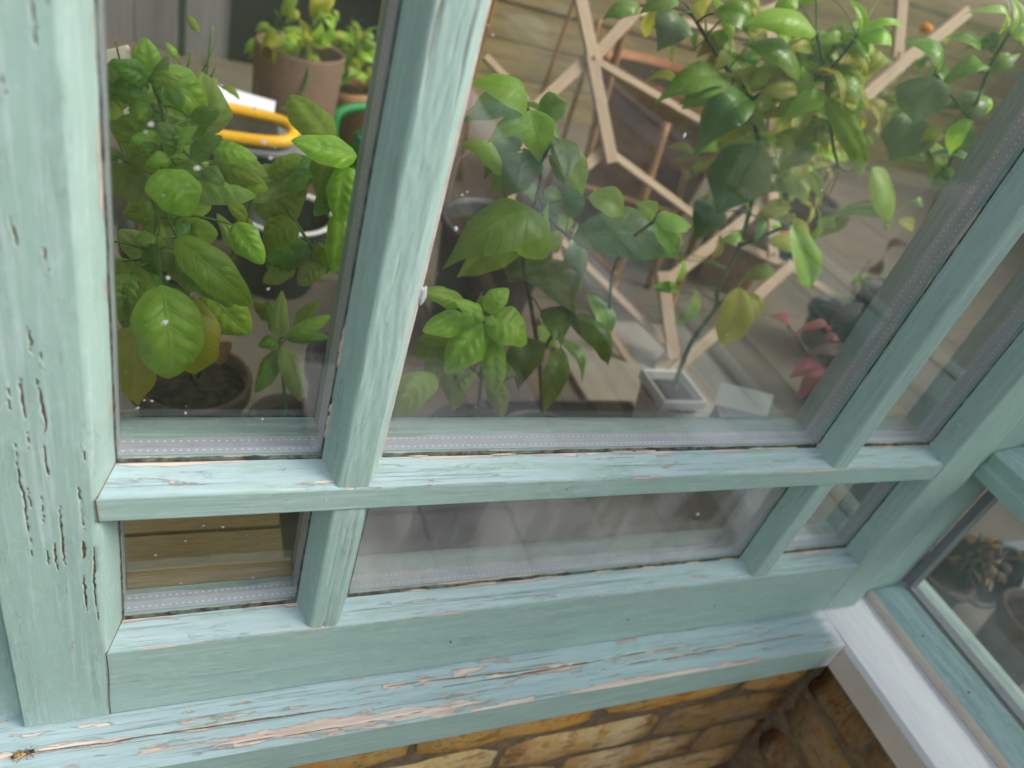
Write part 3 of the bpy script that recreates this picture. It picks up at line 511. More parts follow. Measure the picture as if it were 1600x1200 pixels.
LM = {
 'B': leaf_mat('basil leaf', (0.21, 0.38, 0.026, 1), (0.31, 0.5, 0.045, 1), (0.44, 0.6, 0.16, 1), .30),
 'D': leaf_mat('dark basil leaf', (0.09, 0.21, 0.018, 1), (0.15, 0.31, 0.03, 1), (0.25, 0.42, 0.09, 1), .30, .25),
 'P': leaf_mat('pale basil leaf', (0.23, 0.32, 0.07, 1), (0.29, 0.38, 0.1, 1), (0.37, 0.46, 0.18, 1), .55, .4, spec=.25),
 'O': leaf_mat('olive basil leaf', (0.19, 0.28, 0.024, 1), (0.25, 0.34, 0.036, 1), (0.33, 0.42, 0.1, 1), .5, .4, spec=.3),
 'Y': leaf_mat('yellowing leaf', (0.27, 0.31, 0.014, 1), (0.36, 0.35, 0.018, 1), (0.42, 0.44, 0.1, 1), .42, .4, patch=(.34, .27, .02, 1)),
 'C': leaf_mat('citrus leaf', (0.12, 0.25, 0.018, 1), (0.18, 0.33, 0.028, 1), (0.26, 0.42, 0.09, 1), .26, .25, 9),
 'K': leaf_mat('dark citrus leaf', (0.055, 0.135, 0.01, 1), (0.09, 0.19, 0.016, 1), (0.15, 0.26, 0.05, 1), .24, .2, 9),
 'L': leaf_mat('young citrus leaf', (0.24, 0.43, 0.022, 1), (0.33, 0.52, 0.038, 1), (0.42, 0.6, 0.14, 1), .28, .38, 9),
 'U': leaf_mat('blue green citrus leaf', (0.11, 0.18, 0.075, 1), (0.15, 0.23, 0.1, 1), (0.2, 0.28, 0.15, 1), .3, .25, 9),
 'R': leaf_mat('crimson leaf', (0.2, 0.012, 0.025, 1), (0.28, 0.022, 0.04, 1), (0.33, 0.08, 0.08, 1), .45, .4),
 'I': leaf_mat('pink leaf', (0.3, 0.05, 0.06, 1), (0.36, 0.08, 0.085, 1), (0.4, 0.15, 0.15, 1), .45, .4),
 'M': leaf_mat('maroon leaf', (0.07, 0.03, 0.022, 1), (0.1, 0.04, 0.03, 1), (0.13, 0.07, 0.05, 1), .5, .3),
 'N': leaf_mat('dry brown leaf', (.26, .13, .04, 1), (.34, .19, .07, 1), (.2, .1, .04, 1), .7, .3),
}
# ---------------------------------------------------------------- mesh helpers
def mesh_obj(name, V, F, mat, parent=None, uv=None, attrs=None, smooth=False):
    me = bpy.data.meshes.new(name)
    me.from_pydata([tuple(map(float, p)) for p in V], [], [tuple(int(i) for i in f) for f in F])
    if uv is not None:
        ul = me.uv_layers.new(name='UVMap'); a = np.asarray(uv, np.float32)
        li = np.empty(len(me.loops), np.int32); me.loops.foreach_get('vertex_index', li)
        ul.data.foreach_set('uv', a[li].ravel() if len(a) == len(V) else a.ravel())
    for k, v in (attrs or {}).items():
        at = me.attributes.new(k, 'FLOAT', 'POINT'); at.data.foreach_set('value', np.asarray(v, np.float32))
    if smooth: me.polygons.foreach_set('use_smooth', [True]*len(me.polygons))
    if mat: me.materials.append(M[mat] if isinstance(mat, str) else mat)
    me.update()
    return link(name, me, parent)
def link(name, me, parent=None):
    o = bpy.data.objects.new(name, me); COL.objects.link(o)
    if parent is not None: o.parent = parent
    return o
def thing(name, label, cat, loc=(0, 0, 0), group=None):
    o = bpy.data.objects.new(name, None); COL.objects.link(o); o.empty_display_size = .02
    o['label'] = label; o['category'] = cat
    if group: o['group'] = group
    return o
def tag(o, label, cat, group=None):
    o['label'] = label; o['category'] = cat
    if group: o['group'] = group
    return o
def struct(o): o['kind'] = 'structure'; return o
def hsh(ix, iy, seed):
    n = (ix.astype(np.int64)*374761393+iy.astype(np.int64)*668265263+seed*974711) & 0x7fffffff
    n = ((n ^ (n >> 13))*1274126177) & 0x7fffffff
    return ((n ^ (n >> 16)) & 0xffff)/65535.0
def vnoise(x, y, seed=0):
    x = np.asarray(x, float); y = np.asarray(y, float); ix = np.floor(x); iy = np.floor(y); fx = x-ix; fy = y-iy
    fx = fx*fx*(3-2*fx); fy = fy*fy*(3-2*fy)
    a = hsh(ix, iy, seed); b = hsh(ix+1, iy, seed); c = hsh(ix, iy+1, seed); d = hsh(ix+1, iy+1, seed)
    return (a*(1-fx)+b*fx)*(1-fy)+(c*(1-fx)+d*fx)*fy
def fbm(x, y, seed=0, o=4):
    s = 0; a = .5; t = 0
    for i in range(o): s = s+a*vnoise(x*2**i, y*2**i, seed+i); t += a; a *= .55
    return s/t
def box(bm, x0, x1, y0, y1, z0, z1, bev=0.0):
    r = bmesh.ops.create_cube(bm, size=1.0); vs = r['verts']
    for v in vs: v.co = Vector((x0+(v.co.x+.5)*(x1-x0), y0+(v.co.y+.5)*(y1-y0), z0+(v.co.z+.5)*(z1-z0)))
    if bev: bmesh.ops.bevel(bm, geom=list({e for v in vs for e in v.link_edges}), offset=bev, segments=2, affect='EDGES', profile=.5)
def bmo(name, bm, mat, parent=None, smooth=False):
    me = bpy.data.meshes.new(name); bm.to_mesh(me); bm.free()
    if smooth: me.polygons.foreach_set('use_smooth', [True]*len(me.polygons))
    if mat: me.materials.append(M[mat] if isinstance(mat, str) else mat)
    return link(name, me, parent)
def boxo(name, mat, x0, x1, y0, y1, z0, z1, bev=0.0, parent=None):
    bm = bmesh.new(); box(bm, x0, x1, y0, y1, z0, z1, bev); return bmo(name, bm, mat, parent)
def lathe(name, prof, mat, loc, parent=None, n=40, sx=1.0, sy=1.0, wob=0.0, seed=1, cap=True):
    V = []; F = []
    for i, (r, z) in enumerate(prof):
        for k in range(n):
            a = 2*math.pi*k/n+(math.pi/4 if n == 4 else 0); rr = r*(1+wob*(float(vnoise(math.cos(a)*2+5, math.sin(a)*2+z*9+5, seed))-.5))
            V.append((loc[0]+rr*sx*math.cos(a), loc[1]+rr*sy*math.sin(a), loc[2]+z))
    for i in range(len(prof)-1):
        for k in range(n): F.append((i*n+k, i*n+(k+1) % n, (i+1)*n+(k+1) % n, (i+1)*n+k))
    if cap and prof[0][0] > 1e-5: F.append(tuple(range(n))[::-1])
    return mesh_obj(name, V, F, mat, parent, smooth=True)
def tube(name, pts, rad, mat, parent=None, n=8, r1=None, sub=4):
    P = [Vector(p) for p in pts]
    # catmull-rom
    Q = []
    for i in range(len(P)-1):
        p0 = P[max(0, i-1)]; p1 = P[i]; p2 = P[i+1]; p3 = P[min(len(P)-1, i+2)]
        for k in range(sub):
            t = k/sub
            Q.append(.5*((2*p1)+(p2-p0)*t+(2*p0-5*p1+4*p2-p3)*t*t+(3*p1-p0-3*p2+p3)*t**3))
    Q.append(P[-1])
    r1 = rad if r1 is None else r1; V = []; F = []
    for i, q in enumerate(Q):
        d = (Q[min(i+1, len(Q)-1)]-Q[max(i-1, 0)]).normalized()
        a = d.orthogonal().normalized() if i == 0 else (a-d*a.dot(d)).normalized()
        b = d.cross(a); rr = rad+(r1-rad)*i/(len(Q)-1)
        for k in range(n): V.append(q+a*rr*math.cos(2*math.pi*k/n)+b*rr*math.sin(2*math.pi*k/n))
    for i in range(len(Q)-1):
        for k in range(n): F.append((i*n+k, i*n+(k+1) % n, (i+1)*n+(k+1) % n, (i+1)*n+k))
    F.append(tuple(range(n))[::-1]); F.append(tuple(range((len(Q)-1)*n, len(Q)*n)))
    return mesh_obj(name, V, F, mat, parent, smooth=True)
def timber(name, P0, ax, e1, e2, L, prof, mat, parent, da=.0025, dc=.0015, wear=None, crk=None, wav=.00015, seed=0, fine=None, edges=None, worn=None, extra=None):
    """prof: closed polygon [(a,b)] in (e1,e2); swept L along ax. edges: {corner index: (strength, radius)} bare-primer edge wear."""
    P0 = np.array(P0, float); ax = np.array(ax, float); e1 = np.array(e1, float); e2 = np.array(e2, float)
    pts = []; arc = []; nr = []; seg = []; s = 0.0
    n = len(prof); cen = np.mean(np.array(prof), 0)
    for i in range(n):
        a = np.array(prof[i], float); b = np.array(prof[(i+1) % n], float); d = b-a; ln = np.linalg.norm(d)
        k = max(1, int(round(ln/(dc if (fine is None or i in fine) else .012))))
        nn = np.array([d[1], -d[0]])/ln
        if nn@((a+b)/2-cen) < 0: nn = -nn
        for j in range(k):
            pts.append(a+d*j/k); arc.append(s+ln*j/k); seg.append(i)
            nr.append(nn)
        s += ln
    pts = np.array(pts); arc = np.array(arc); nr = np.array(nr); m = len(pts)
    k = max(2, int(round(L/da))+1); us = np.linspace(0, L, k)
    U, A = np.meshgrid(us, arc, indexing='ij')
    H = (fbm(U*18, A*60, seed, 3)-.5)*2*wav
    W = np.zeros_like(U); Cc = np.zeros_like(U)
    corner = {i: arc[seg.index(i)] for i in range(n)}
    for ci, (st, rad) in (edges or {}).items():
        dd = np.abs(A-corner[ci]); dd = np.minimum(dd, s-dd)
        e = np.exp(-(dd/rad)**2)*st
        mask = np.clip((fbm(U*22, A*0+ci, seed+31, 4)-.36)*4, 0, 1)
        W += e*mask
        H -= np.exp(-(dd/.0008)**2)*.00035*mask
    if worn is not None:
        for si, amt in worn.items():
            W += (np.array(seg) == si)[None, :]*amt
    X = pts[:, 0][None, :]+nr[:, 0][None, :]*H; Y = pts[:, 1][None, :]+nr[:, 1][None, :]*H
    if crk is not None:
        h, c, w2 = crk(U, np.broadcast_to(X, U.shape), np.array(seg))
        X = X+nr[:, 0][None, :]*h; Y = Y+nr[:, 1][None, :]*h; Cc += c; W += w2
    V = P0+U[..., None]*ax+X[..., None]*e1+Y[..., None]*e2
    V = V.reshape(-1, 3); F = []
    ii, jj = np.meshgrid(np.arange(k-1), np.arange(m), indexing='ij'); j2 = (jj+1) % m
    Q = np.stack([ii*m+jj, (ii+1)*m+jj, (ii+1)*m+j2, ii*m+j2], -1).reshape(-1, 4)
    if np.dot(np.cross(e1, e2), ax) > 0:
        # orientation: keep normals outward for either polygon winding
        pass
    area = sum(prof[i][0]*prof[(i+1) % n][1]-prof[(i+1) % n][0]*prof[i][1] for i in range(n))
    if (area > 0) == (np.dot(np.cross(e1, e2), ax) > 0): Q = Q[:, ::-1]
    me = bpy.data.meshes.new(name)
    caps = [list(range(m)), list(range((k-1)*m, k*m))]
    nf = len(Q)+2; tot = len(Q)*4+2*m
    me.vertices.add(len(V)); me.vertices.foreach_set('co', V.astype(np.float32).ravel())
    me.loops.add(tot); me.polygons.add(nf)
    lv = np.concatenate([Q.ravel(), np.array(caps[0]), np.array(caps[1][::-1])]).astype(np.int32)
    me.loops.foreach_set('vertex_index', lv)
    st = np.concatenate([np.arange(len(Q))*4, [len(Q)*4, len(Q)*4+m]]).astype(np.int32)
    me.polygons.foreach_set('loop_start', st)
    # loop uvs (seam-safe)
    uvv = np.empty((tot, 2), np.float32); uvv[:, 0] = U.reshape(-1)[lv]; uvv[:, 1] = A.reshape(-1)[lv]
    last = (jj.reshape(-1) == m-1)
    lq = uvv[:len(Q)*4].reshape(-1, 4, 2); sub = lq[last]; sub[..., 1] = np.where(sub[..., 1] < s*.3, sub[..., 1]+s, sub[..., 1]); lq[last] = sub
    ul = me.uv_layers.new(name='UVMap'); ul.data.foreach_set('uv', uvv.ravel())
    for nm, arr in (('wear', W), ('crack', Cc)):
        at = me.attributes.new(nm, 'FLOAT', 'POINT'); at.data.foreach_set('value', arr.reshape(-1).astype(np.float32))
    if extra: 
        for nm, fn in extra.items():
            at = me.attributes.new(nm, 'FLOAT', 'POINT'); at.data.foreach_set('value', fn(V).astype(np.float32))
    mats = mat if isinstance(mat, list) else [mat]*n
    names = list(dict.fromkeys(mats))
    for q in names: me.materials.append(M[q])
    mi = np.array([names.index(mats[x]) for x in seg])[jj.reshape(-1)]
    me.polygons.foreach_set('material_index', np.concatenate([mi, [0, 0]]).astype(np.int32))
    me.update(); me.validate()
    return link(name, me, parent)
# ---------------------------------------------------------------- the place outside: ground, paving, fence (mostly seen mirrored in the glass)
GZ = -0.68
struct(mesh_obj('ground', [(-120, -120, GZ-.03), (120, -120, GZ-.03), (120, 120, GZ-.03), (-120, 120, GZ-.03)], [(0, 1, 2, 3)], 'lawn'))
patio = struct(boxo('path', 'grout', .30, .892, -1.00, .0, GZ-.029, GZ-.012))
me0 = None
for ix in range(3):
    for iy in range(4):
        if me0 is None:
            bm = bmesh.new(); box(bm, 0, .189, 0, .236, 0, .03, .004); o = bmo('paving_slab', bm, 'paving', patio); me0 = o.data
        else: o = link('paving_slab', me0, patio)
        o.location = (.306+ix*.196+random.uniform(-.002, .002), -.268-iy*.243, GZ-.027+random.uniform(-.002, .002))
fence = thing('garden_fence', 'brown close boarded fence across the lawn behind the viewer', 'fence')
me0 = None
for i in range(66):
    if me0 is None:
        bm = bmesh.new(); box(bm, 0, .145, 0, .02, 0, 1.75, .003); o = bmo('board', bm, 'fence', fence); me0 = o.data
    else: o = link('board', me0, fence)
    o.location = (-4.5+i*.15, -6.0-(i % 2)*.012, GZ-.03)
# ---------------------------------------------------------------- brick walls under the sills
def brick_wall(name, label, axis):
    t = thing(name, label, 'brick wall')
    if axis == 'x': boxo('mortar', 'mortar', -1.6, .893, -.0245, .12, GZ-.02, -.332, 0, t)
    else: boxo('mortar', 'mortar', .8905, 1.02, -2.6, -.025, GZ-.02, -.332, 0, t)
    meshes = []
    for q in range(5):
        bm = bmesh.new(); box(bm, 0, .222, 0, .06, 0, .0715, .0)
        bmesh.ops.subdivide_edges(bm, edges=bm.edges[:], cuts=3, use_grid_fill=True)
        for v in bm.verts:
            nx, nz = float(vnoise(v.co.x*30+q*7+20, v.co.z*60+v.co.y*20+20, 5)), float(vnoise(v.co.x*25+q*3+20, v.co.z*50+v.co.y*20+20, 9))
            ex = min(v.co.x, .222-v.co.x); ez = min(v.co.z, .0715-v.co.z)
            k = 1 if v.co.y < .03 else 0
            v.co.y += k*((.005 if ex < .001 else 0)+(.005 if ez < .001 else 0)+(nx-.5)*.007)
            v.co.x += (nx-.5)*.006 if ex < .001 else 0; v.co.z += (nz-.5)*.007 if ez < .001 else 0
        me = bpy.data.meshes.new('brick'); bm.to_mesh(me); bm.free(); me.polygons.foreach_set('use_smooth', [True]*len(me.polygons))
        for mm in ('brick', 'brick_orange', 'brick_brown'): m2 = me.copy(); m2.materials.append(M[mm]); meshes.append((mm, m2))
    def pick(c):
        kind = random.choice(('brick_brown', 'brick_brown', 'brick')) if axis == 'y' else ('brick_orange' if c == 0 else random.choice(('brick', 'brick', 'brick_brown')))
        return random.choice([m for k, m in meshes if k == kind])
    z = -.4205
    for c in range(4):
        if axis == 'x':
            x = .632 if c % 2 == 0 else .757
            while x > -1.3:
                w = 1.0
                o = link('brick', pick(c), t); o.location = (x-.1, -.030+random.uniform(-.002, .0015), z); o.scale = (1, 1, 1); x -= .2335
            if c % 2 == 0:
                o = link('brick', pick(c), t); o.location = (.7635, -.031, z); o.scale = (.53, 1, 1)
        else:
            y = -.036 if c % 2 else -.148
            if not c % 2:
                o = link('brick', pick(c), t); o.rotation_euler = (0, 0, -math.pi/2); o.scale = (.46, 1, 1); o.location = (.884, -.036, z)
            while y > -2.2:
                o = link('brick', pick(c), t); o.rotation_euler = (0, 0, -math.pi/2); o.location = (.884+random.uniform(-.0015, .002), y, z); y -= .2335
        z -= .083
    return t
brick_wall('brick_wall', 'yellow stock brick wall below the weathered green sill', 'x')
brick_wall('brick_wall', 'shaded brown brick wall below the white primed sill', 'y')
# ---------------------------------------------------------------- sills
ZS = -.278
def crk_sill(U, X, seg):
    top = (seg == 1)[None, :]
    x = U-.30
    h = (fbm(x*10, X*160, 3, 4)-.5)*.0008*top
    c = np.zeros_like(U); w2 = np.zeros_like(U)
    # long open grain cracks, measured along the sill: (x0, x1, y at x0, y at x1, width)
    for x0, x1, ya, yb, wd in ((-.08, .22, -.022, -.026, .0011), (-.07, -.02, -.038, -.0395, .0006), (.22, .50, -.012, -.0205, .0006), (.30, .62, -.0225, -.018, .0009), (.45, .80, -.031, -.028, .0007), (.1, .28, -.043, -.0445, .0006)):
        tt = np.clip((x-x0)/(x1-x0), 0, 1); yc = ya+(yb-ya)*tt+(fbm(x*24, x*0, 7, 3)-.5)*.003
        wd2 = wd*np.sin(np.pi*np.clip((x-x0)/(x1-x0), 0.0, 1.0))**.5*(.3+1.4*fbm(x*50, x*0+3, 9, 2))
        g = np.exp(-((X-yc)/(wd2+1e-6))**2)*((x > x0) & (x < x1))*top
        h -= g*.0012; c += g*.75
        w2 += np.exp(-((X-yc)/.0030)**2)*((x > x0) & (x < x1))*top*.52*np.clip((fbm(x*14, x*0+1, 12, 3)-.40)*4, 0, 1)
    # bare patches near the front edge
    for x0, y0, rx, ry, st in ((.16, -.041, .05, .006, .62), (.27, -.0445, .075, .008, .72), (.055, -.036, .035, .004, .5), (.12, -.043, .03, .004, .55), (.45, -.050, .09, .003, .6), (.60, -.050, .1, .0028, .65), (.11, -.018, .05, .003, .4), (.33, -.008, .02, .006, .5)):
        w2 += st*np.exp(-((x-x0)/rx)**2-((X-y0)/ry)**2)*top
    return h, np.clip(c, 0, 1), w2
sill = timber('window_sill', (-.30, 0, 0), (1, 0, 0), (0, 1, 0), (0, 0, 1), 1.1495,
    [(-.0520, -.3265), (-.0522, ZS-.0015), (.03, ZS+.003), (.03, -.3265)], ['paint_plain', 'paint_sill', 'paint_plain', 'paint_plain'], None,
    da=.0018, dc=.0009, fine=(0, 1), crk=crk_sill, wav=.0003, seed=4, edges={1: (.75, .0022)}, worn={1: .14},
    extra={'white': lambda V: np.clip(.5+((V[:, 0]-.832)+(V[:, 1]+.02)*.12)/.05, 0, 1)*(V[:, 0] > .72)})
tag(sill, 'weathered blue green timber sill with peeling pink patches under the window', 'sill')
ws = thing('primed_sill', 'freshly primed white sill running towards the viewer on the right', 'sill')
boxo('top_board', 'primer_white', .8505, .948, -2.2, .030, -.2885, ZS+.0008, .0012, ws)
boxo('front_board', 'primer_cream', .8497, .880, -2.2, -.0525, -.3272, -.2885, .0012, ws)
boxo('corner_fillet', 'primer_cream', .8497, .880, -.0525, .02, -.3255, -.2885, .0, ws)
# ---------------------------------------------------------------- the casement window
D, CH = .024, .0105
ZT = .95
XS = dict(l=(-.0638, 0.0), b1=(.1592, .1842), b2=(.6705, .6932), r=(.8454, .9070))
win = thing('casement_window', 'mint green painted timber casement with peeling glazing bars and double glazing', 'window')
def crk_stile(U, X, seg):
    front = (seg == 0)[None, :]
    z = U-.2744; h = np.zeros_like(U); c = np.zeros_like(U); w2 = np.zeros_like(U)
    for pl, wd in CRACKS:
        L = sum(math.hypot(pl[i+1][0]-pl[i][0], pl[i+1][1]-pl[i][1]) for i in range(len(pl)-1)); acc = 0
        for i in range(len(pl)-1):
            (xa, za), (xb, zb) = pl[i], pl[i+1]; ln = math.hypot(xb-xa, zb-za)
            lo, hi = min(za, zb)-.004, max(za, zb)+.004
            rows = np.where((z[:, 0] > lo) & (z[:, 0] < hi))[0]
            if len(rows):
                sl = slice(rows[0], rows[-1]+1); zz = z[sl]; xx = X[sl]
                t = np.clip(((xx-xa)*(xb-xa)+(zz-za)*(zb-za))/ln**2, 0, 1)
                xc = xa+(xb-xa)*t+(vnoise(zz*260, zz*0, 3)-.5)*.0011; zc = za+(zb-za)*t
                dist = np.hypot(xx-xc, (zz-zc)*.6)
                taper = np.sin(np.pi*np.clip((acc+t*ln)/L, .04, .96))**.6*(.55+.9*vnoise(zz*320, zz*0+1, 5))
                wv = np.maximum(wd*.27*taper, .0002)
                g = np.exp(-(dist/wv)**2)*front
                c[sl] = np.maximum(c[sl], g); h[sl] = np.minimum(h[sl], -.0013*g)
                h[sl] += np.exp(-((dist-wv*1.9)/(wv*.8))**2)*.0004*front
            acc += ln
    return h, c, w2
P_stile = lambda x0, x1, y: [(x0, y), (x1-.0028, y), (x1+.0008, y+.0020), (x1+CH, D), (x1+CH, .0665), (x0, .0665)]
# left stile (left face plain, right edge chamfered to the glass)
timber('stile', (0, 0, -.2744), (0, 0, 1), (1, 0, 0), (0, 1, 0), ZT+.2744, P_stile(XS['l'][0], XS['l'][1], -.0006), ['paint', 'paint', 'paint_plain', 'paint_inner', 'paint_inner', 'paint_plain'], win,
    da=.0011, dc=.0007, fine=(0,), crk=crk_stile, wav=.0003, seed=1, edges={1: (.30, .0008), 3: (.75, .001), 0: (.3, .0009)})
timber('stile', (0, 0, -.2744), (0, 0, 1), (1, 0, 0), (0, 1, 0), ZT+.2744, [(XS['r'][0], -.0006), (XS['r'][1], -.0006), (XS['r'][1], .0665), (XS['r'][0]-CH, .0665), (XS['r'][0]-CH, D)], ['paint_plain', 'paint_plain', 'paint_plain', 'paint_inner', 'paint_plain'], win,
    da=.004, dc=.003, wav=.0002, seed=2, edges={4: (.75, .0014)})
def bar_crk(sd):
    def f(U, X, seg):
        front = (seg == 0)[None, :]
        n = fbm(U*9, X*420, sd, 3); g = np.clip((n-.66)*14, 0, 1)*front*np.clip((fbm(U*5, X*60, sd+3, 3)-.42)*6, 0, 1)
        q = (fbm(U*60, X*420, sd+8, 3)-.5)*front*np.clip((fbm(U*4, X*30, sd+5, 2)-.45)*5, 0, 1)
        return -g*.0009+q*.0008, g*.42, np.zeros_like(U)
    return f
def vbar(x0, x1, z0, z1, sd, fine=.0011, da=.0018):
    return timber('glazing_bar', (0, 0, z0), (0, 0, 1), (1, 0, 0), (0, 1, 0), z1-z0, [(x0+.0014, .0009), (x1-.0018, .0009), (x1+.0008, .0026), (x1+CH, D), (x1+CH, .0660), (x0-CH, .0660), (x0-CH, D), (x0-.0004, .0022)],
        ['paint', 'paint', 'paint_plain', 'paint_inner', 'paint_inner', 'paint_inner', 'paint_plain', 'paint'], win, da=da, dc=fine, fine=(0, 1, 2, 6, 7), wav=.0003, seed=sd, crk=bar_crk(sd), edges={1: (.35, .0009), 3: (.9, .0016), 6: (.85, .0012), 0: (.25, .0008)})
def vbar_low(*a, **k): return vbar(*a, **k)
vbar(*XS['b1'], -.006, ZT, 21, .0008, .0013); vbar(XS['b1'][0], XS['b1'][1], -.186, -.0175, 22)
vbar(*XS['b2'], -.006, ZT, 23, .0015, .003); vbar(XS['b2'][0], XS['b2'][1], -.186, -.0175, 24)
def rail(z0, z1, chtop, chbot, sd, worn, x0=-.012, x1=.8500):
    pr = [(.0, z0), (.0, z1-.0014)]+([(.0016, z1+.0004)] if chtop else [(.0002, z1)])
    if chtop: pr += [(D, z1+CH), (.0663, z1+CH+.003)]
    else: pr += [(.0663, z1)]
    if chbot: pr += [(.0663, z0-CH), (D, z0-CH)]
    else: pr += [(.0663, z0)]
    mats = ['paint_plain']+['paint_worn' if (i in (1, 2) and chtop) else ('paint_inner' if i == 3 and chtop else 'paint_plain') for i in range(1, len(pr))]
    return timber('rail', (x0, 0, 0), (1, 0, 0), (0, 1, 0), (0, 0, 1), x1-x0, pr, mats, win, da=.0018, dc=.001, fine=(0, 1, 2), wav=.0004, seed=sd,
        edges={1: (.72, .0015), 3: (1.1, .0032)} if chtop else None, worn={1: worn, 2: worn})
rail(-.0235, 0.0, True, True, 31, .13)
rail(-.2744, -.1807, True, False, 32, .11)
rail(ZT, ZT+.06, False, True, 33, 0)
for i, (x, z, r) in enumerate(((.305, -.232, .0013), (.2, -.243, .0010), (.52, -.236, .0012), (.115, -.225, .0009), (.64, -.23, .0011), (.152, -.0125, .0009), (.36, -.012, .0008), (.05, -.23, .0011))):
    bm = bmesh.new(); bmesh.ops.create_icosphere(bm, subdivisions=2, radius=1.0)
    for v in bm.verts: v.co = Vector((x+v.co.x*r, -.00005+v.co.y*.0004, z+v.co.z*r*1.2))
    bmo('nail_hole', bm, 'gasket' if i % 2 == 0 else 'speck', win)
# mitre joint lines where rail ends meet the stiles: thin open gaps with bare wood
def joint(pts, w): return tube('joint_crack', pts, w, 'batten', win, 5, sub=3)
joint([(-.0002, -.0004, -.2735), (-.0005, -.0008, -.25), (.0004, -.0004, -.215), (-.0003, -.0003, -.1807)], .00045)
joint([(0.0002, .0, -.0003), (.0105, .0238, .0105)], .00045)
joint([(0.0002, .0, -.1810), (.0105, .0238, -.1702)], .00045)
joint([(-.0005, -.0006, -.0008), (.0000, -.0007, -.0130), (.0006, -.0006, -.0236)], .0005)
# panes, spacers, gaskets
def ring(name, x0, x1, z0, z1, y0, y1, t, mat, parent):
    """spacer frame: four mitred bars, inner faces carry u in metres and v 0..1"""
    V = []; F = []; UV = []
    out = [(x0-t, z0-t), (x1+t, z0-t), (x1+t, z1+t), (x0-t, z1+t)]; inn = [(x0, z0), (x1, z0), (x1, z1), (x0, z1)]
    for i in range(4):
        a, b = inn[i], inn[(i+1) % 4]; oa, ob = out[i], out[(i+1) % 4]; L = math.hypot(b[0]-a[0], b[1]-a[1]); k = len(V)
        V += [(a[0], y0, a[1]), (b[0], y0, b[1]), (b[0], y1, b[1]), (a[0], y1, a[1])]; UV += [(0, 0), (L, 0), (L, 1), (0, 1)]
        V += [(oa[0], y0, oa[1]), (ob[0], y0, ob[1]), (ob[0], y1, ob[1]), (oa[0], y1, oa[1])]; UV += [(0, .5)]*4
        F += [(k, k+3, k+2, k+1), (k, k+1, k+5, k+4), (k+3, k+7, k+6, k+2)]
    return mesh_obj(name, V, F, mat, parent, uv=UV)
def gasket(pts, parent, seed, h=.0016):
    bm = bmesh.new()
    return None
panes = []
cols = [(XS['l'][1], XS['b1'][0]), (XS['b1'][1], XS['b2'][0]), (XS['b2'][1], XS['r'][0])]
rows = [(0.0, ZT), (-.1807, -.0235)]
rnd = random.Random(5)
for ri, (za, zb) in enumerate(rows):
    for ci, (xa, xb) in enumerate(cols):
        x0, x1, z0, z1 = xa+CH, xb-CH, za+CH, zb-CH
        e = .004
        p = boxo('pane', {(0, 1): 'glass_mid', (1, 1): 'glass_reflect_haze'}.get((ri, ci), 'glass'), x0-e, x1+e, .0242, .0282, z0-e, z1+e, 0, win)
        pi = boxo('pane', 'glass_in', x0-e, x1+e, .0460, .0500, z0-e, z1+e, 0, win)
        ring('spacer', x0+.0012, x1-.0012, z0+.0016, z1-.0012, .0286, .0456, .008, 'spacer', p)
        # wavy dark gasket along the bottom edge and the sides
        n = 90; V = []; F = []
        for k in range(n):
            x = x0+(x1-x0)*k/(n-1); hh = .0014+.0022*float(fbm(np.array(k*.35+ci*9+ri*31), np.array(2.0), 6, 3))
            V += [(x, .0226, z0-.001), (x, .0226, z0+hh*.35), (x, .02415, z0+hh)]
            if k: F += [(3*k-3, 3*k, 3*k+1, 3*k-2), (3*k-2, 3*k+1, 3*k+2, 3*k-1)]
        mesh_obj('gasket', V, F, 'gasket', p)
        for xx, sg in ((x0, 1), (x1, -1)):
            V = []; F = []; nz = 60
            for k in range(nz):
                z = z0+(min(z1, .5)-z0)*k/(nz-1); ww = .0004+.0010*float(fbm(np.array(k*.6+ci*5), np.array(4.0+ri), 8, 3))
                V += [(xx-sg*.001, .0228, z), (xx+sg*ww, .0241, z)]
                if k: F.append((2*k-2, 2*k, 2*k+1, 2*k-1))
            mesh_obj('gasket', V, F, 'gasket', p)
        panes.append((p, x0, x1, z0, z1))
# the small lower left light keeps its bare ochre inner bead
boxo('inner_bead', 'ochre', .0110, .1482, .0503, .0690, -.178, -.1640, .001, win)
# old putty flakes left along the glazing bar and ledges
def flake(x, y, z, sx, sy, sz, seed):
    bm = bmesh.new(); bmesh.ops.create_icosphere(bm, subdivisions=2, radius=1.0)
    for v in bm.verts:
        n = float(vnoise(v.co.x*2+seed*3+20, v.co.y*2+v.co.z*2+20, seed)); v.co *= .75+.5*n; v.co.x *= sx; v.co.y *= sy; v.co.z *= sz; v.co += Vector((x, y, z))
    return bmo('putty_flake', bm, 'putty', win)
bxl = XS['b1'][0]-CH
for i, (z, l) in enumerate(((.118, .010), (.105, .007), (.128, .005), (.046, .008), (.036, .006), (.060, .004))): flake(bxl+.0005, .0232, z, .0016, .0012, l, i)
for i, x in enumerate((.30, .42, .445, .58, .60, .62, .225)): flake(x, .0226, .0105, .008+.006*rnd.random(), .0012, .0009, 20+i)
for i, x in enumerate((.26, .33, .40, .47, .53, .59, .64)): flake(x, .0226, -.1702, .008+.008*rnd.random(), .0012, .0009, 30+i)
for i, (x, z) in enumerate(((.655, .012), (.657, .02), (.83, .013), (.832, .022), (.834, -.166), (.833, -.155))): flake(x+.004, .0222, z, .0014, .0014, .004, 50+i)
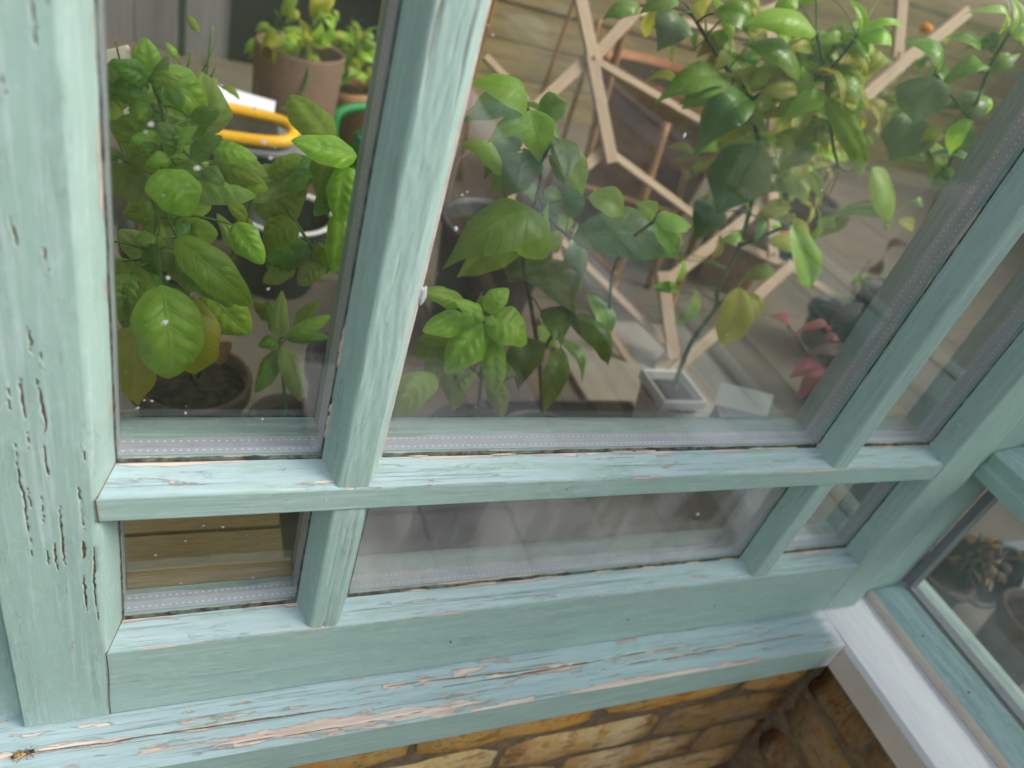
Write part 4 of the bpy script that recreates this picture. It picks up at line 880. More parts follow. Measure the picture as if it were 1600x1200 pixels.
# blob of white filler where it squeezed out of the bar onto the glass
bm = bmesh.new(); bmesh.ops.create_icosphere(bm, subdivisions=3, radius=1.0)
for v in bm.verts:
    n = float(vnoise(v.co.x*2+30, v.co.z*2+v.co.y+30, 4)); v.co *= .8+.45*n; v.co = Vector((.1962+v.co.x*.0028, .0222+v.co.y*.0018, .1615+v.co.z*.0075))
bmo('filler_blob', bm, 'speck', win, True)
# pale sealant line down the right edge of the first glazing bar
timber('sealant', (0, 0, .0105), (0, 0, 1), (1, 0, 0), (0, 1, 0), .55, [(XS['b1'][1]+.0080, .0195), (XS['b1'][1]+.0112, .0225), (XS['b1'][1]+.0116, .0241), (XS['b1'][1]+.0080, .0235)], 'sealant', win, da=.004, dc=.002, wav=.0009, seed=77)
# paint specks and dirt on the outer face of each pane
for (p, x0, x1, z0, z1) in panes:
    V = []; F = []; lst = [(x, z, w) for x, z, w in SPOTS if x0 < x < x1 and z0 < z < z1]
    big = (x1-x0)*(min(z1, .45)-z0)
    for _ in range(int(25+700*big)):
        z = z0+(min(z1, .45)-z0)*rnd.random()**2.0; lst.append((x0+(x1-x0)*rnd.random(), z, .0004+.0011*rnd.random()**4))
    for (x, z, wd) in lst:
        k = len(V); n = 7; el = 1+.5*rnd.random(); an = rnd.random()*6.28
        for q in range(n):
            a = 6.283*q/n; r = wd*.36*(.7+.5*rnd.random()); dx, dz = r*math.cos(a), r*el*math.sin(a)
            V.append((x+dx*math.cos(an)-dz*math.sin(an), .02385, z+dx*math.sin(an)+dz*math.cos(an)))
        V.append((x, .02385-wd*.12, z)); F += [(k+q, k+(q+1) % n, k+n) for q in range(n)]
    o = mesh_obj('paint_specks', V, F, 'speck', p); o['kind'] = 'stuff'
# ---------------------------------------------------------------- fixed frame and corner post
fr = timber('fixed_frame', (0, 0, -.2765), (0, 0, 1), (1, 0, 0), (0, 1, 0), 1.5, [(-.24, .0125), (-.0665, .0125), (-.0665, .09), (-.24, .09)], 'paint_plain', None, da=.004, dc=.003, fine=(0, 1), seed=41, edges={1: (.5, .002)})
tag(fr, 'dark green edge of the fixed frame at the far left of the casement', 'window frame')
post = timber('corner_post', (0, 0, -.2765), (0, 0, 1), (1, 0, 0), (0, 1, 0), 1.5, [(.9090, .0140), (.9960, .0140), (.9960, .075), (.9090, .075)], 'paint_plain', None, da=.004, dc=.003, fine=(0, 1), seed=42)
tag(post, 'plain green corner post between the casement and the side window', 'post')
# ---------------------------------------------------------------- side window (right hand wall, facing left)
sw = thing('side_window', 'side window on the right with a teal bottom rail below dark glass', 'window')
timber('rail', (0, .0138, 0), (0, -1, 0), (1, 0, 0), (0, 0, 1), 1.9, [(.9405, ZS+.0010), (.9405, -.2665), (.9440, -.2640), (.9930, -.2560), (1.05, -.2560), (1.05, ZS+.0010)],
    ['primer_cream', 'primer_cream', 'paint_teal', 'paint_inner', 'paint_inner', 'paint_inner'], sw, da=.003, dc=.0015, fine=(0, 1, 2), seed=51, wav=.0002)
for yy_ in (-.066, -.148): 
    lathe('nail_hole', [(.0001, .0002), (.0016, .0001), (.0019, -.0006)], 'gasket', (.966, yy_, -.2600), sw, 10)
timber('rail', (0, .0138, 0), (0, -1, 0), (1, 0, 0), (0, 0, 1), 1.9, [(.9430, -.0350), (.9395, -.0330), (.9395, -.0165), (.9420, -.0150), (.9440, -.0140), (.9440, .0030), (.9500, .0070), (.9950, .0160), (1.05, .0160), (1.05, -.0350)],
    ['paint_plain', 'paint_plain', 'paint', 'paint_plain', 'paint_plain', 'paint_plain', 'paint_teal', 'paint_inner', 'paint_inner', 'paint_inner'], sw, da=.003, dc=.0012, fine=(0, 1, 2, 3, 4, 5, 6), seed=52, wav=.0003, edges={2: (.2, .001), 5: (.25, .001)})
timber('rail', (0, .0138, 0), (0, -1, 0), (1, 0, 0), (0, 0, 1), 1.9, [(.9440, .53), (.9440, .615), (1.05, .615), (1.05, .53)], 'paint_plain', sw, da=.02, dc=.01, seed=53)
for y in (-.75, -1.55): timber('stile', (0, 0, -.27), (0, 0, 1), (0, 1, 0), (1, 0, 0), .88, [(y, .9445), (y+.06, .9445), (y+.06, 1.04), (y, 1.04)], 'paint_plain', sw, da=.01, dc=.01, seed=54)
for z0, z1 in ((-.262, -.030), (.010, .532)):
    for y0, y1 in ((-.690, .0136), (-1.490, -.752)):
        p = boxo('pane', 'glass_side', .9965, 1.0005, y0, y1, z0, z1, 0, sw)
        boxo('pane', 'glass_in', 1.0180, 1.0220, y0, y1, z0, z1, 0, sw)
        V = [(.0, 0, 0)]
        boxo('spacer', 'carton', 1.0010, 1.0170, y0+.012, y1-.012, z0, z0+.0105, 0, p)
        boxo('spacer', 'carton', 1.0010, 1.0170, y1-.012, y1, z0+.0106, z1-.001, 0, p)

wr = thing('wing_shade_roof', 'unseen clear plastic roof added over the right hand wing to shade the corner', 'roof')  # added out of view, placed to darken the right end of the casement
mesh_obj('shade_roof_deck', [(.90, -2.4, .62), (4.3, -2.4, 1.3), (4.3, .085, 1.3), (.90, .085, .62), (.90, -2.4, .66), (4.3, -2.4, 1.34), (4.3, .085, 1.34), (.90, .085, .66)], [(0, 3, 2, 1), (4, 5, 6, 7), (0, 1, 5, 4), (1, 2, 6, 5), (2, 3, 7, 6), (3, 0, 4, 7)], 'shade_roofing', wr)
boxo('added_gutter', 'black_plastic', .84, .897, -2.4, .08, .60, .66, .01, wr)
# ---------------------------------------------------------------- inside: floor, back wall
floor = struct(boxo('floor', 'grout', -1.2, 4.2, .09, 3.0, FLOOR-.05, FLOOR-.004))
floor2 = struct(boxo('floor', 'floor', 1.06, 4.2, -2.4, .0895, FLOOR-.05, FLOOR-.001))
me0 = None
for ix in range(13):
    for iy in range(7):
        if me0 is None:
            bm = bmesh.new(); box(bm, 0, .396, 0, .396, 0, .012, .002); o = bmo('floor_tile', bm, 'floor', floor); me0 = o.data
        else: o = link('floor_tile', me0, floor)
        o.location = (-1.1+ix*.4, .10+iy*.4, FLOOR-.012)
wall = thing('back_wall', 'grey boarded and olive planked wall at the back of the room', 'wall')
for i in range(9):
    x = -1.0+i*.13; boxo('board', 'panel', x, x+.126, 2.20+(i % 2)*.004, 2.24, -.375, 1.4, .002, wall)
for i in range(9):
    x = -1.0+i*.13; boxo('board', 'panel', x, x+.129, 2.205, 2.24, FLOOR-.3, -.418, .002, wall)
boxo('skirting', 'batten', -1.0, .30, 2.165, 2.24, -.416, -.377, .004, wall)
boxo('drain_pipe', 'bottle', .028, .05, 2.15, 2.165, -.374, 1.3, .006, wall)
boxo('dark_panel', 'dark_board', .172, .62, 2.19, 2.24, -.374, 1.4, .003, wall)
for i in range(12):
    z = FLOOR+i*.12; boxo('plank', 'olive_board', .625, 4.2, 2.20+(i % 3)*.004, 2.24, z, z+.115, .003, wall)
sidew = boxo('side_wall', 'wall_red', -1.25, -1.2, .10, 2.3, FLOOR-.05, 1.3, .004); tag(sidew, 'plain brown side wall closing the room on the left', 'wall')
fw = boxo('side_wall', 'wall_red', 4.2, 4.25, -2.4, 2.3, FLOOR-.05, 1.3, .004); tag(fw, 'plain brown side wall closing the room on the right', 'wall')
# ---------------------------------------------------------------- pots
def pot(parent, c, top, r, mat, base=FLOOR, taper=.72, rim=.16, lip=.006, soil=True, soilz=.018, sq=False, n=40):
    h = top-base; rb = r*taper
    pr = [(rb*.95, 0), (rb, .004), (r-.004-(r-rb)*rim, h*(1-rim)), (r, h*(1-rim)+.001), (r+.001, h-.003), (r-.001, h), (r-lip, h-.001), (r-lip-.002, h*(1-rim)), (rb*.9, .01)]
    o = lathe('pot', pr, mat, (c[0], c[1], base), parent, n)
    if n == 4: o.data.polygons.foreach_set('use_smooth', [False]*len(o.data.polygons))
    if soil: lathe('soil', [(.0005, -.0), (r*.5, .003), (r-lip-.001, -.001)], 'soil', (c[0], c[1], top-soilz), o, 24, wob=.05)
    return o
def leaf(parent, B, T, N, wd, kind, seed, arch=None, thin=False):
    rr = random.Random(seed); B = Vector(B); T = Vector(T); N = Vector(N).normalized(); L = (T-B).length; A = (T-B)/L; S = N.cross(A)
    basil = kind in 'BDPON' and not thin; nu, nv = (22, 14) if L > .02 else (12, 8)
    arch = (rr.uniform(.08, .22) if basil else rr.uniform(.12, .34)) if arch is None else arch; fold = rr.uniform(.25, .60) if basil else -rr.choice((1, 1, 1, -.8))*rr.uniform(.15, .42); cup = rr.choice((-1, -1, 1))*rr.uniform(.05, .25)
    pk = (.115 if basil else .035)*wd; K = 5.5 if basil else 9.0; ph0 = rr.random()*6.28; wob = rr.uniform(.03, .08); skew = rr.uniform(-.10, .10); tw = rr.uniform(-.35, .35)
    V = []; UV = []; F = []
    for i in range(nu+1):
        s = i/nu
        if basil: hw = (math.sin(math.pi*min(1, s**.84))**.62)*(1.02-.12*s) if 0 < s < 1 else 0.0
        else: hw = (4*s**.85*(1-s**.9))**.85*(1.0 if s < .72 else 1-.55*((s-.72)/.28)**1.2)*1.04 if 0 < s < 1 else 0.0
        hw = max(hw, .012)*wd*.5
        c = B+A*(s*L)+N*(arch*L*(4*s*(1-s))-arch*.9*L*s*s*s)+S*(skew*L*math.sin(math.pi*s)*.5)
        for j in range(nv+1):
            t = -1+2*j/nv; at = abs(t)
            z = (-fold*hw*at*at*.7 if basil else -fold*hw*at**1.1-.12*hw*at**3)+cup*hw*t*t*t*.5
            q = s*K-at*1.35; pu = abs(math.sin(math.pi*q)); z += pk*pu*math.sin(math.pi*min(1, at*1.08))*min(1, 4*s*(1-s))
            z += wob*hw*math.sin(s*9+ph0+(1.5 if t > 0 else 0))*at*at
            ww = hw*(1+.05*math.sin(s*14+ph0+t))*(1-abs(fold)*.25*at)
            a = tw*s*1.0; dS = S*math.cos(a)+N*math.sin(a); dN = N*math.cos(a)-S*math.sin(a)
            V.append(c+dS*(t*ww)+dN*z); UV.append((s, .5+.5*t))
            if i and j: k = i*(nv+1)+j; F.append((k-nv-2, k-nv-1, k, k-1))
    return mesh_obj('leaf', V, F, LM[kind], parent, uv=UV, smooth=True)
def nearest(stems, P):
    best = None; P = Vector(P)
    for st in stems:
        for i in range(len(st)-1):
            a, b = Vector(st[i]), Vector(st[i+1]); d = b-a; t = max(0, min(1, (P-a).dot(d)/d.length_squared)); q = a+d*t
            if best is None or (q-P).length < best[0]: best = ((q-P).length, q)
    return best
def plant(key, name, label, cat, potmat, pr, stemmat, r0, r1, group=None, seed=0, potkw={}):
    lv, st = PLANTS[key]; t = thing(name, label, cat, group=group)
    root = st[0][0]
    if potmat: pot(t, root, root[2]+.006, pr, potmat, **potkw)
    for i, s in enumerate(st): tube('stem', s, r0 if i == 0 else r0*.7, stemmat, t, 8, r1)
    for i, (B, T, N, wd, kd) in enumerate(lv):
        leaf(t, B, T, N, wd, kd, seed*100+i)
        d, q = nearest(st, B)
        if .002 < d < .09: tube('petiole', [q, (Vector(B)+q)*.5+Vector((0, 0, .003)), Vector(B)+(Vector(T)-Vector(B))*.03], r1*.75, 'stem_green' if kd in 'BDPOYL' else stemmat, t, 5, r1*.5, 3)
    return t
pa = plant('A', 'basil_plant', 'tall glossy basil in a terracotta pot behind the left pane', 'plant', 'dark_clay', .070, 'stem_green', .0030, .0016, seed=1)
lathe('saucer', [(.08, 0), (.098, .006), (.106, .026), (.104, .028), (.094, .008), (.05, .004)], 'grey_plastic', (.067, .388, FLOOR+.0006), pa, 48)
plant('B', 'basil_plant', 'basil with broad leaves half hidden behind the first glazing bar', 'plant', 'black_plastic', .055, 'stem_green', .0028, .0015, seed=2)
plant('C', 'mint_plant', 'small drooping herb sprig low behind the left pane', 'plant', 'dark_clay', .045, 'stem_green', .0022, .0014, seed=3)
plant('D', 'basil_plant', 'bright bushy basil at the lower left of the wide pane', 'plant', 'grey_plastic', .060, 'stem_green', .0026, .0015, seed=4)
plant('E', 'citrus_plant', 'young citrus with large leaves in the middle of the wide pane', 'plant', 'black_plastic', .075, 'stem_dark', .0032, .0018, seed=5)
plant('F', 'citrus_plant', 'tall leggy citrus in a white pot in front of the lattice', 'plant', 'white_plastic', .060, 'stem_dark', .0042, .0022, seed=6, potkw=dict(taper=.55, rim=.13, n=4))
plant('G', 'citrus_plant', 'citrus shoot with blue green leaves at the upper right', 'plant', 'black_plastic', .07, 'stem_dark', .0032, .0020, seed=7)
plant('H', 'poinsettia_plant', 'red leaved plant low beside the second glazing bar', 'plant', 'dark_clay', .05, 'stem_brown', .0026, .0018, seed=8)
def fill(t, key, n, seed, kinds, size, spread, kmin=1, thin=False, wf=.7):
    rr = random.Random(seed); st = PLANTS[key][1]
    for i in range(n):
        s_ = st[0] if rr.random() < .7 else rr.choice(st); k = rr.randrange(min(kmin, len(s_)-2), len(s_)-1) if len(s_) > 2 else 0
        P = Vector(s_[k]).lerp(Vector(s_[k+1]), rr.random()); d = Vector((rr.gauss(0, 1), rr.uniform(.1, 1.0), rr.gauss(-.1, .6))).normalized()
        P = P+d*rr.uniform(.01, spread); dd = Vector((rr.gauss(0, 1), rr.gauss(0, .6), rr.gauss(-.3, .7))).normalized(); L = size*rr.uniform(.7, 1.3)
        N = Vector((rr.gauss(0, .3), -.7, .7)); N = (N-dd*N.dot(dd)).normalized(); kd = rr.choice(kinds)
        leaf(t, P, P+dd*L, N, L*wf*rr.uniform(.85, 1.15), kd, seed*1000+i, thin=thin); d_, q = nearest(st, P)
        tube('petiole', [q, (P+q)*.5+Vector((0, 0, .004)), P+dd*.002], .0011, 'stem_green', t, 5, .0008, 3)
fill(pa, 'A', 26, 71, 'OPODB', .045, .07)
fill(bpy.data.objects['basil_plant.001'], 'B', 14, 72, 'OPD', .05, .06)
fill(bpy.data.objects['basil_plant.002'], 'D', 10, 73, 'OPD', .04, .04)
fill(bpy.data.objects['citrus_plant'], 'E', 16, 74, 'KCCL', .07, .06, thin=True, wf=.45)
fill(bpy.data.objects['citrus_plant.001'], 'F', 130, 75, 'LYYLLCO', .055, .13, 6, True, .36)
fill(bpy.data.objects['citrus_plant.002'], 'G', 8, 76, 'UKC', .06, .06, 2, True, .4)
# ---------------------------------------------------------------- loose foliage in the background
def bush(name, label, root, top, n, spread, size, kinds, potr, potmat, seed, stemmat='stem_green', ns=5, potkw={}, thin=False, wf=.58):
    rr = random.Random(seed); t = thing(name, label, 'plant')
    if potmat: pot(t, root, root[2]+.008, potr, potmat, **potkw)
    tips = []
    for i in range(ns):
        a = rr.uniform(0, 6.28); q = Vector(top)+Vector((math.cos(a)*spread*.6, math.sin(a)*spread*.6, rr.uniform(-.4, .3)*spread)); mid = (Vector(root)+q)*.5+Vector((rr.uniform(-.02, .02), rr.uniform(-.02, .02), .01))
        tube('stem', [root, mid, q], .002, stemmat, t, 5, .0011, 4); tips.append((Vector(root), mid, q))
    for i in range(n):
        r0, m0, q0 = rr.choice(tips); k = rr.uniform(.35, 1.0); P = m0.lerp(q0, (k-.5)*2) if k > .5 else r0.lerp(m0, k*2)
        d = Vector((rr.gauss(0, 1), rr.gauss(0, 1)-.4, rr.gauss(0, .7))).normalized(); L = size*rr.uniform(.6, 1.25)
        P = P+d*rr.uniform(0, spread*.35)
        N = Vector((rr.gauss(0, .4), -.6+rr.gauss(0, .4), .8)); N = (N-d*N.dot(d)).normalized()
        leaf(t, P, P+d*L, N, L*wf*rr.uniform(.8, 1.2), rr.choice(kinds), seed*1000+i, thin=thin)
        tube('petiole', [P-d*.006, P+d*.002], .0009, stemmat, t, 4, .0007, 2)
    return t
# felt grow bag with its trailing plant
gb = thing('grow_bag', 'brown grey felt grow bag standing behind the left pane', 'grow bag')
lathe('bag_body', [(.072, 0), (.078, .01), (.084, .16), (.087, .33), (.085, .336), (.081, .33), (.078, .24)], 'fabric', (.262, 1.25, FLOOR), gb, 44, wob=.10)
lathe('soil', [(.0005, .004), (.05, .003), (.074, -.002)], 'soil', (.262, 1.25, FLOOR+.285), gb, 24)
tube('handle', [(.192, 1.23, FLOOR+.30), (.180, 1.21, FLOOR+.22), (.190, 1.20, FLOOR+.15)], .006, 'fabric', gb, 8)
bush('bean_plant', 'yellow green trailing plant growing in the felt bag', (.262, 1.25, FLOOR+.28), (.255, 1.22, .04), 30, .10, .05, 'LYYO', 0, None, 41, ns=7)
tube('tendril', [(.265, 1.17, .0), (.27, 1.16, -.06), (.25, 1.155, -.11), (.22, 1.15, -.125)], .003, 'stem_green', bpy.data.objects['bean_plant'], 6, .002)
bush('herb_plant', 'bushy light green herb in a terracotta pot behind the felt bag', (.405, 1.50, -.165), (.40, 1.49, -.02), 70, .12, .045, 'OLPYO', .078, 'terracotta', 42, ns=9)
bush('parsley_plant', 'thin stemmed leafy herb at the top of the left pane', (.02, .62, -.14), (.015, .55, .13), 34, .11, .020, 'DOB', .05, 'black_plastic', 43, ns=9)
bush('climbing_plant', 'yellow green bushy climber behind the lattice at the upper right', (1.40, 1.06, -.16), (1.28, .98, .19), 280, .28, .06, 'YOLYYY', .11, 'terracotta', 44, 'stem_brown', ns=12, thin=True, wf=.36)
bush('marigold_plant', 'small plant with an orange flower far right behind the lattice', (1.75, 1.25, -.16), (1.75, 1.2, .28), 40, .14, .05, 'OKC', .09, 'black_plastic', 45, ns=7)
for i, (p, r) in enumerate((((1.62, 1.06, .345), .016),)):
    bm = bmesh.new(); bmesh.ops.create_icosphere(bm, subdivisions=2, radius=r)
    for v in bm.verts: v.co = Vector((v.co.x*(1+.3*math.sin(v.co.z*900)), v.co.y, v.co.z*.7))+Vector(p)
    o = bmo('flower', bm, simple('orange petals %d' % i, (.75, .22, .01), .6, .2, .2, 200), bpy.data.objects['marigold_plant'], True)
bush('ivy_plant', 'dim dark leaved plant low behind the lattice on the right', (1.5, .72, -.25), (1.5, .68, -.10), 36, .13, .055, 'KMK', .09, 'black_plastic', 46, 'stem_dark', ns=7)
# ---------------------------------------------------------------- things standing behind the left pane
bw = thing('plastic_bowl', 'dark grey plastic bowl with a pale rim behind the basil', 'bowl')
lathe('bowl_body', [(.062, 0), (.066, .006), (.086, .145), (.088, .148)], 'grey_plastic', (.215, .88, FLOOR), bw, 48)
lathe('bowl_lining', [(.0005, .02), (.058, .02), (.083, .146)], 'black_plastic', (.215, .88, FLOOR), bw, 48)
lathe('rim', [(.082, .147), (.090, .146), (.093, .150), (.090, .154), (.083, .152), (.082, .147)], 'white_plastic', (.215, .88, FLOOR), bw, 48, cap=False)
cr = thing('storage_crate', 'black storage crate under the yellow tool tray', 'crate')
boxo('crate_body', 'black_plastic', -.03, .265, 1.02, 1.16, FLOOR, -.172, .006, cr); boxo('crate_lip', 'carton', -.038, .273, 1.012, 1.168, -.1715, -.160, .003, cr)
yt = thing('hand_saw', 'yellow looped handle of a black tool lying on the crate', 'tool')
tube('handle_loop', [(-.01, 1.05, -.150), (.08, 1.03, -.148), (.18, 1.022, -.144), (.225, 1.03, -.140), (.243, 1.065, -.135), (.225, 1.10, -.130), (.16, 1.115, -.128), (.06, 1.12, -.128), (-.01, 1.118, -.130)], .0115, 'yellow', yt, 12)
boxo('black_grip', 'black_plastic', -.02, .215, 1.042, 1.105, -.1595, -.134, .006, yt)
pp = boxo('paper_sheet', 'paper', 0, .115, 0, .040, 0, .0012, .0); pp.location = (.095, 1.130, -.117); pp.rotation_euler = (R(22), R(5), R(-6)); tag(pp, 'white paper leaflet leaning on the yellow tool tray', 'paper')
gt = thing('watering_can', 'bright green plastic watering can handle beside the terracotta pot', 'watering can')
lathe('can_body', [(.050, 0), (.055, .006), (.052, .12), (.044, .135)], 'green_plastic', (.47, 1.36, FLOOR), gt, 32)
tube('handle', [(.425, 1.33, FLOOR+.05), (.372, 1.31, FLOOR+.11), (.362, 1.31, FLOOR+.175), (.385, 1.325, FLOOR+.20), (.47, 1.35, FLOOR+.215)], .0105, 'green_plastic', gt, 10)
tube('spout', [(.50, 1.38, FLOOR+.02), (.55, 1.40, FLOOR+.12), (.58, 1.41, FLOOR+.16)], .010, 'green_plastic', gt, 10, .007)
bx = thing('seed_packet', 'cream seed packet propped behind the basil at the far left', 'packet')
bm = bmesh.new(); box(bm, -.03, .03, -.004, .004, 0, .085, .002); o = bmo('packet_body', bm, 'primer_cream', bx); o.location = (-.005, .60, .02); o.rotation_euler = (R(-12), R(-25), 0)
cane = tube('plant_cane', [(-.005, .612, FLOOR), (-.005, .612, .03), (-.004, .612, .11)], .004, 'cane', bx, 6)
# ---------------------------------------------------------------- things behind the wide pane
bk = thing('bucket', 'dark grey bucket with a white wire handle behind the citrus', 'bucket')
lathe('bucket_body', [(.072, 0), (.076, .006), (.102, .235), (.106, .236), (.107, .248), (.100, .250), (.098, .236), (.072, .02)], 'grey_plastic', (.56, .72, FLOOR), bk, 48)
lathe('soil', [(.0005, .004), (.06, .004), (.096, 0)], 'soil', (.56, .72, FLOOR+.215), bk, 30)
tube('handle', [(.47, .76, FLOOR+.245), (.485, .80, FLOOR+.32), (.54, .82, FLOOR+.345), (.60, .80, FLOOR+.31), (.63, .77, FLOOR+.25)], .0013, 'carton', bk, 6)
tr = thing('lattice_trellis', 'pale pine lattice trellis of crossing slats leaning in the room', 'trellis')
for a, b, wd in SLATS:
    wd *= .82
    a = Vector(a); b = Vector(b); d = (b-a); L = d.length+wd*.5; d.normalize()
    nrm = Vector((-.15, -.80, .58)); nrm = (nrm-d*nrm.dot(d)).normalized(); sdv = nrm.cross(d)
    bm = bmesh.new(); box(bm, -L/2, L/2, -wd*.5, wd*.5, -.0055, .0055, .0012); o = bmo('slat', bm, 'slat', tr)
    m = Matrix((d, sdv, nrm)).transposed().to_4x4(); m.translation = (a+b)/2; o.matrix_world = m
for (a, b, wd) in SLATS[:12:2]:
    p = Vector(b)+Vector((-.15, -.8, .58))*.007; bm = bmesh.new(); bmesh.ops.create_icosphere(bm, subdivisions=1, radius=.0042); bmesh.ops.translate(bm, verts=bm.verts, vec=p); bmo('pin', bm, 'slat', tr)
# feet that carry the lattice down to the floor
for p in (SLATS[15][1], SLATS[14][1]):
    p = Vector(p); f = Vector((p.x+.01, p.y-.02, FLOOR)); L = (p-f).length; d = (p-f).normalized()
    bm = bmesh.new(); box(bm, -L/2-.005, L/2, -.011, .011, -.005, .005, .001); o = bmo('slat', bm, 'slat', tr)
    sdv = Vector((1, 0, 0)); sdv = (sdv-d*sdv.dot(d)).normalized(); m = Matrix((d, sdv, d.cross(sdv))).transposed().to_4x4(); m.translation = (p+f)/2; o.matrix_world = m
tp = thing('terracotta_pot', 'large terracotta pot standing behind the lattice', 'pot')
pot(tp, (1.22, 1.35, 0), .06, .20, 'terracotta', taper=.74, rim=.2, n=56)
st_ = thing('cane_stool', 'orange cane stool frame behind the lattice', 'stool')
for i, (a, b) in enumerate((((.86, 1.02, FLOOR), (.84, 1.04, .28)), ((1.12, .98, FLOOR), (1.10, 1.0, -.06)), ((.92, .84, FLOOR), (.945, .92, .06)), ((1.06, .80, FLOOR), (1.08, .86, -.1)))): tube('leg', [a, ((a[0]+b[0])/2+.006, (a[1]+b[1])/2, (a[2]+b[2])/2), b], .009, 'cane', st_, 8)
for i, (a, b) in enumerate((((.85, 1.03, -.14), (1.11, .99, -.16)), ((.93, .86, -.19), (1.07, .83, -.20)), ((.86, 1.02, -.24), (.92, .85, -.26)), ((1.115, .985, -.22), (1.065, .81, -.24)))): tube('stretcher', [a, b], .0075, 'cane', st_, 8)
for i, (x, y, h, lean) in enumerate(((.70, 1.45, .45, .02), (.76, 1.5, .5, -.05), (.93, 1.55, .6, .05), (.98, 1.4, .4, .0))):
    o = tube('bamboo_cane', [(x, y, FLOOR), (x+lean*.5, y, FLOOR+h*.5), (x+lean, y+.01, FLOOR+h+.1)], .006, 'cane'); tag(o, ['leftmost thin cane standing behind the lattice', 'second thin cane from the left behind the lattice', 'tallest thin cane rising beside the large terracotta pot', 'short thin cane close to the large terracotta pot'][i], 'cane', 'canes standing behind the lattice')
gx = thing('grey_carton', 'small grey printed carton beside the white pot', 'carton')
bm = bmesh.new(); box(bm, -.045, .045, -.03, .03, 0, .19, .0015); o = bmo('carton_body', bm, 'carton', gx); o.location = (.835, .262, FLOOR); o.rotation_euler = (0, 0, R(-18))
bm = bmesh.new(); box(bm, -.045, .045, -.0008, .0008, 0, .035, .0); o = bmo('flap', bm, 'white_plastic', gx); o.location = (.8445, .2915, FLOOR+.1895); o.rotation_euler = (R(-28), 0, R(-18))
for i in range(4):
    bm = bmesh.new(); box(bm, -.03+.012*(i % 2), .03-.010*((i+1) % 2), -.0005, .0005, 0, .0022, .0); o = bmo('print_line', bm, 'ink', gx); o.location = (.8267, .2325, FLOOR+.165-i*.012); o.rotation_euler = (0, 0, R(-18))
sb = thing('ridged_bottle', 'dark green ridged bottle beside the red leaved plant', 'bottle')
lathe('bottle_body', [(.024, 0)]+[(.024-.0002*k+(.0016 if k % 2 else 0), .006+k*.0095) for k in range(19)]+[(.017, .19), (.011, .21), (.010, .228)], 'bottle', (.853, .186, FLOOR), sb, 28)
lathe('cap', [(.012, 0), (.012, .018), (.010, .020), (.0005, .0205)], 'black_plastic', (.853, .186, FLOOR+.2285), sb, 20)
tray = thing('seed_tray', 'shallow dark seed tray on the floor under the lattice', 'tray')
boxo('tray_base', 'grey_plastic', .50, .80, .30, .48, FLOOR+.0005, FLOOR+.012, .003, tray)
for a in ((.50, .80, .30, .306), (.50, .80, .474, .48)): boxo('side', 'grey_plastic', *a, FLOOR+.0122, FLOOR+.05, .001, tray)
for a in ((.50, .506, .3062, .4738), (.794, .80, .3062, .4738)): boxo('side', 'grey_plastic', *a, FLOOR+.0122, FLOOR+.05, .001, tray)
wc = thing('wooden_crate', 'low brown wooden crate behind the small lower left pane', 'crate')
for i in range(3): boxo('slat', 'ochre', -.10, .165, .115+i*.058, .168+i*.058, -.318, -.306, .0015, wc)
for x in (-.095, .15): boxo('end_board', 'ochre', x, x+.012, .112, .288, FLOOR+.0005, -.3182, .001, wc)
boxo('front_board', 'ochre', -.082, .149, .1125, .122, FLOOR+.0005, -.3185, .001, wc)
o = boxo('stone_mat', 'mat', .74, 1.12, .46, .80, FLOOR+.0006, FLOOR+.012, .003); tag(o, 'pale grey slab lying on the floor at the foot of the lattice', 'slab')
# ---------------------------------------------------------------- behind the side window
t = thing('black_pot', 'tipped black plastic pot behind the side window', 'pot'); po = pot(t, (0, 0, 0), .075, .055, 'black_plastic', base=0.0, soil=False); po.location = (1.235, .075, FLOOR+.062); po.rotation_euler = (R(64), R(-30), 0)
t = thing('terracotta_pot', 'terracotta pot nearest the teal rail behind the side window', 'pot'); pot(t, (1.20, -.08, 0), FLOOR+.11, .058, 'dark_clay')
t = thing('dark_planter', 'dark planter with a pale rim lower right behind the side window', 'pot'); pot(t, (1.20, -.215, 0), FLOOR+.12, .058, 'grey_plastic', soil=True)
t = thing('terracotta_pot', 'brown pot in the corner beside the post behind the side window', 'pot'); pot(t, (1.135, .03, 0), FLOOR+.085, .045, 'dark_clay')
o = boxo('marble_slab', 'carton', 1.34, 1.75, -.25, .12, FLOOR+.0005, FLOOR+.02, .003); tag(o, 'grey stone slab on the floor behind the side window', 'slab')
bush('dried_plant', 'dry brown trailing plant behind the side window', (1.16, .03, FLOOR+.08), (1.20, .02, -.2), 26, .07, .025, 'NMN', 0, None, 47, 'stem_brown', ns=6)
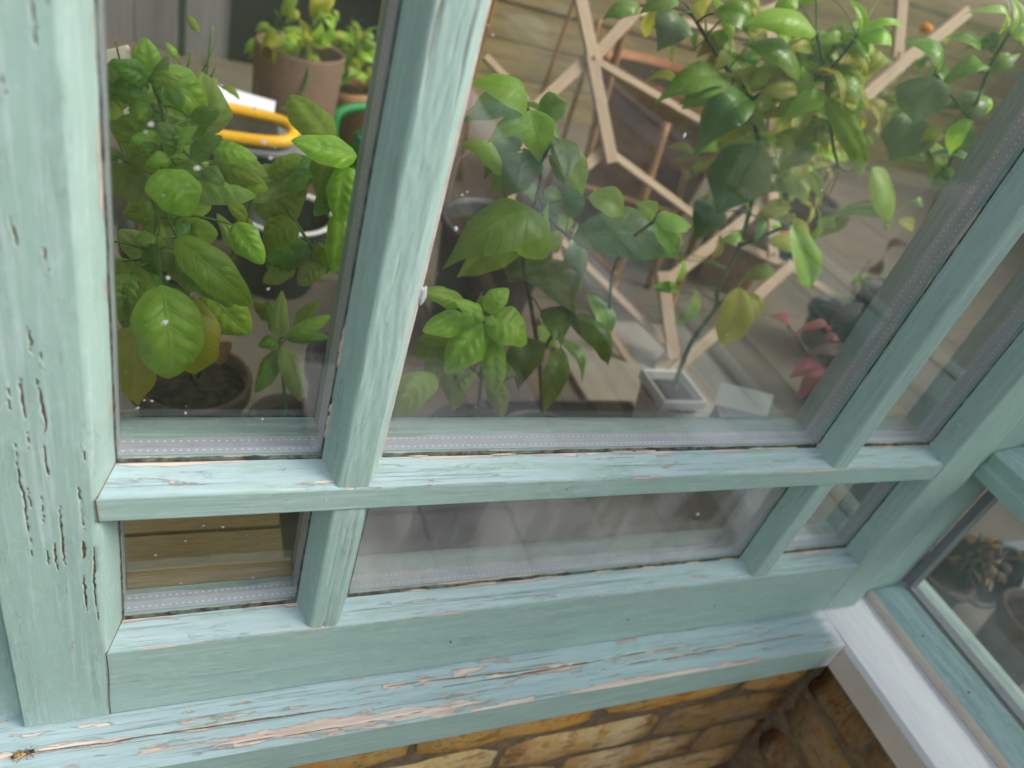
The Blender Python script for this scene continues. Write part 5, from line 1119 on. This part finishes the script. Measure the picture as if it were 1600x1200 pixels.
# ---------------------------------------------------------------- dead wasp on the sill
wp = thing('dead_wasp', 'tiny dead brown and yellow wasp lying on the sill', 'insect')
WX, WY, WZ = WASP
dirw = Vector(WDIR).normalized(); up = Vector((0, 0, 1)); sdw = dirw.cross(up)
def ell(name, c, r, mat, n=2):
    bm = bmesh.new(); bmesh.ops.create_icosphere(bm, subdivisions=n, radius=1.0)
    for v in bm.verts: v.co = Vector((WX, WY, WZ))+dirw*(c[0]+v.co.x*r[0])+sdw*(c[1]+v.co.y*r[1])+up*(c[2]+v.co.z*r[2])
    return bmo(name, bm, mat, wp, True)
M['wasp_y'] = simple('wasp amber', (.42, .22, .03), .35, .5, .4, 900); M['wasp_d'] = simple('wasp dark', (.05, .03, .025), .35, .5, .3, 300)
M['wing'] = simple('wasp wing', (.35, .30, .24), .3, .5, .2, 300)
ell('abdomen', (-.0048, 0, .0024), (.0042, .0022, .0021), 'wasp_y'); ell('abdomen_tip', (-.0088, .0002, .0022), (.0016, .0015, .0014), 'wasp_d'); ell('abdomen_band', (-.0035, 0, .0025), (.0007, .00228, .00218), 'wasp_d'); ell('abdomen_band', (-.0062, 0, .0024), (.0006, .00215, .00205), 'wasp_d')
ell('thorax', (.0012, 0, .0024), (.0024, .0019, .0018), 'wasp_d'); ell('thorax_spot', (.0008, -.0003, .0034), (.0013, .0013, .0009), 'wasp_y', 1); ell('head', (.0046, .0002, .0022), (.0013, .0017, .0014), 'wasp_d')
for s in (-1, 1):
    b = Vector((WX, WY, WZ)); q = lambda a, c, h: b+dirw*a+sdw*(c*s)+up*h
    mesh_obj('wing', [q(.001, .0012, .0036), q(-.004, .0034, .0022), q(-.0095, .0046, .0009), q(-.0085, .0022, .0018), q(-.003, .0008, .0038)], [(0, 1, 2, 3, 4)], 'wing', wp)
    tube('antenna', [q(.0055, .0006, .0028), q(.0075, .0018, .004), q(.0090, .0018, .0034)], .00014, 'wasp_d', wp, 4)
    for k, (f, l) in enumerate(((.003, .002), (.001, -.001), (-.001, -.006))): tube('leg', [q(f, .0015, .0018), q(f+l*.5, .0040, .0022), q(f+l, .0055, .0004)], .00018, 'wasp_d', wp, 4)
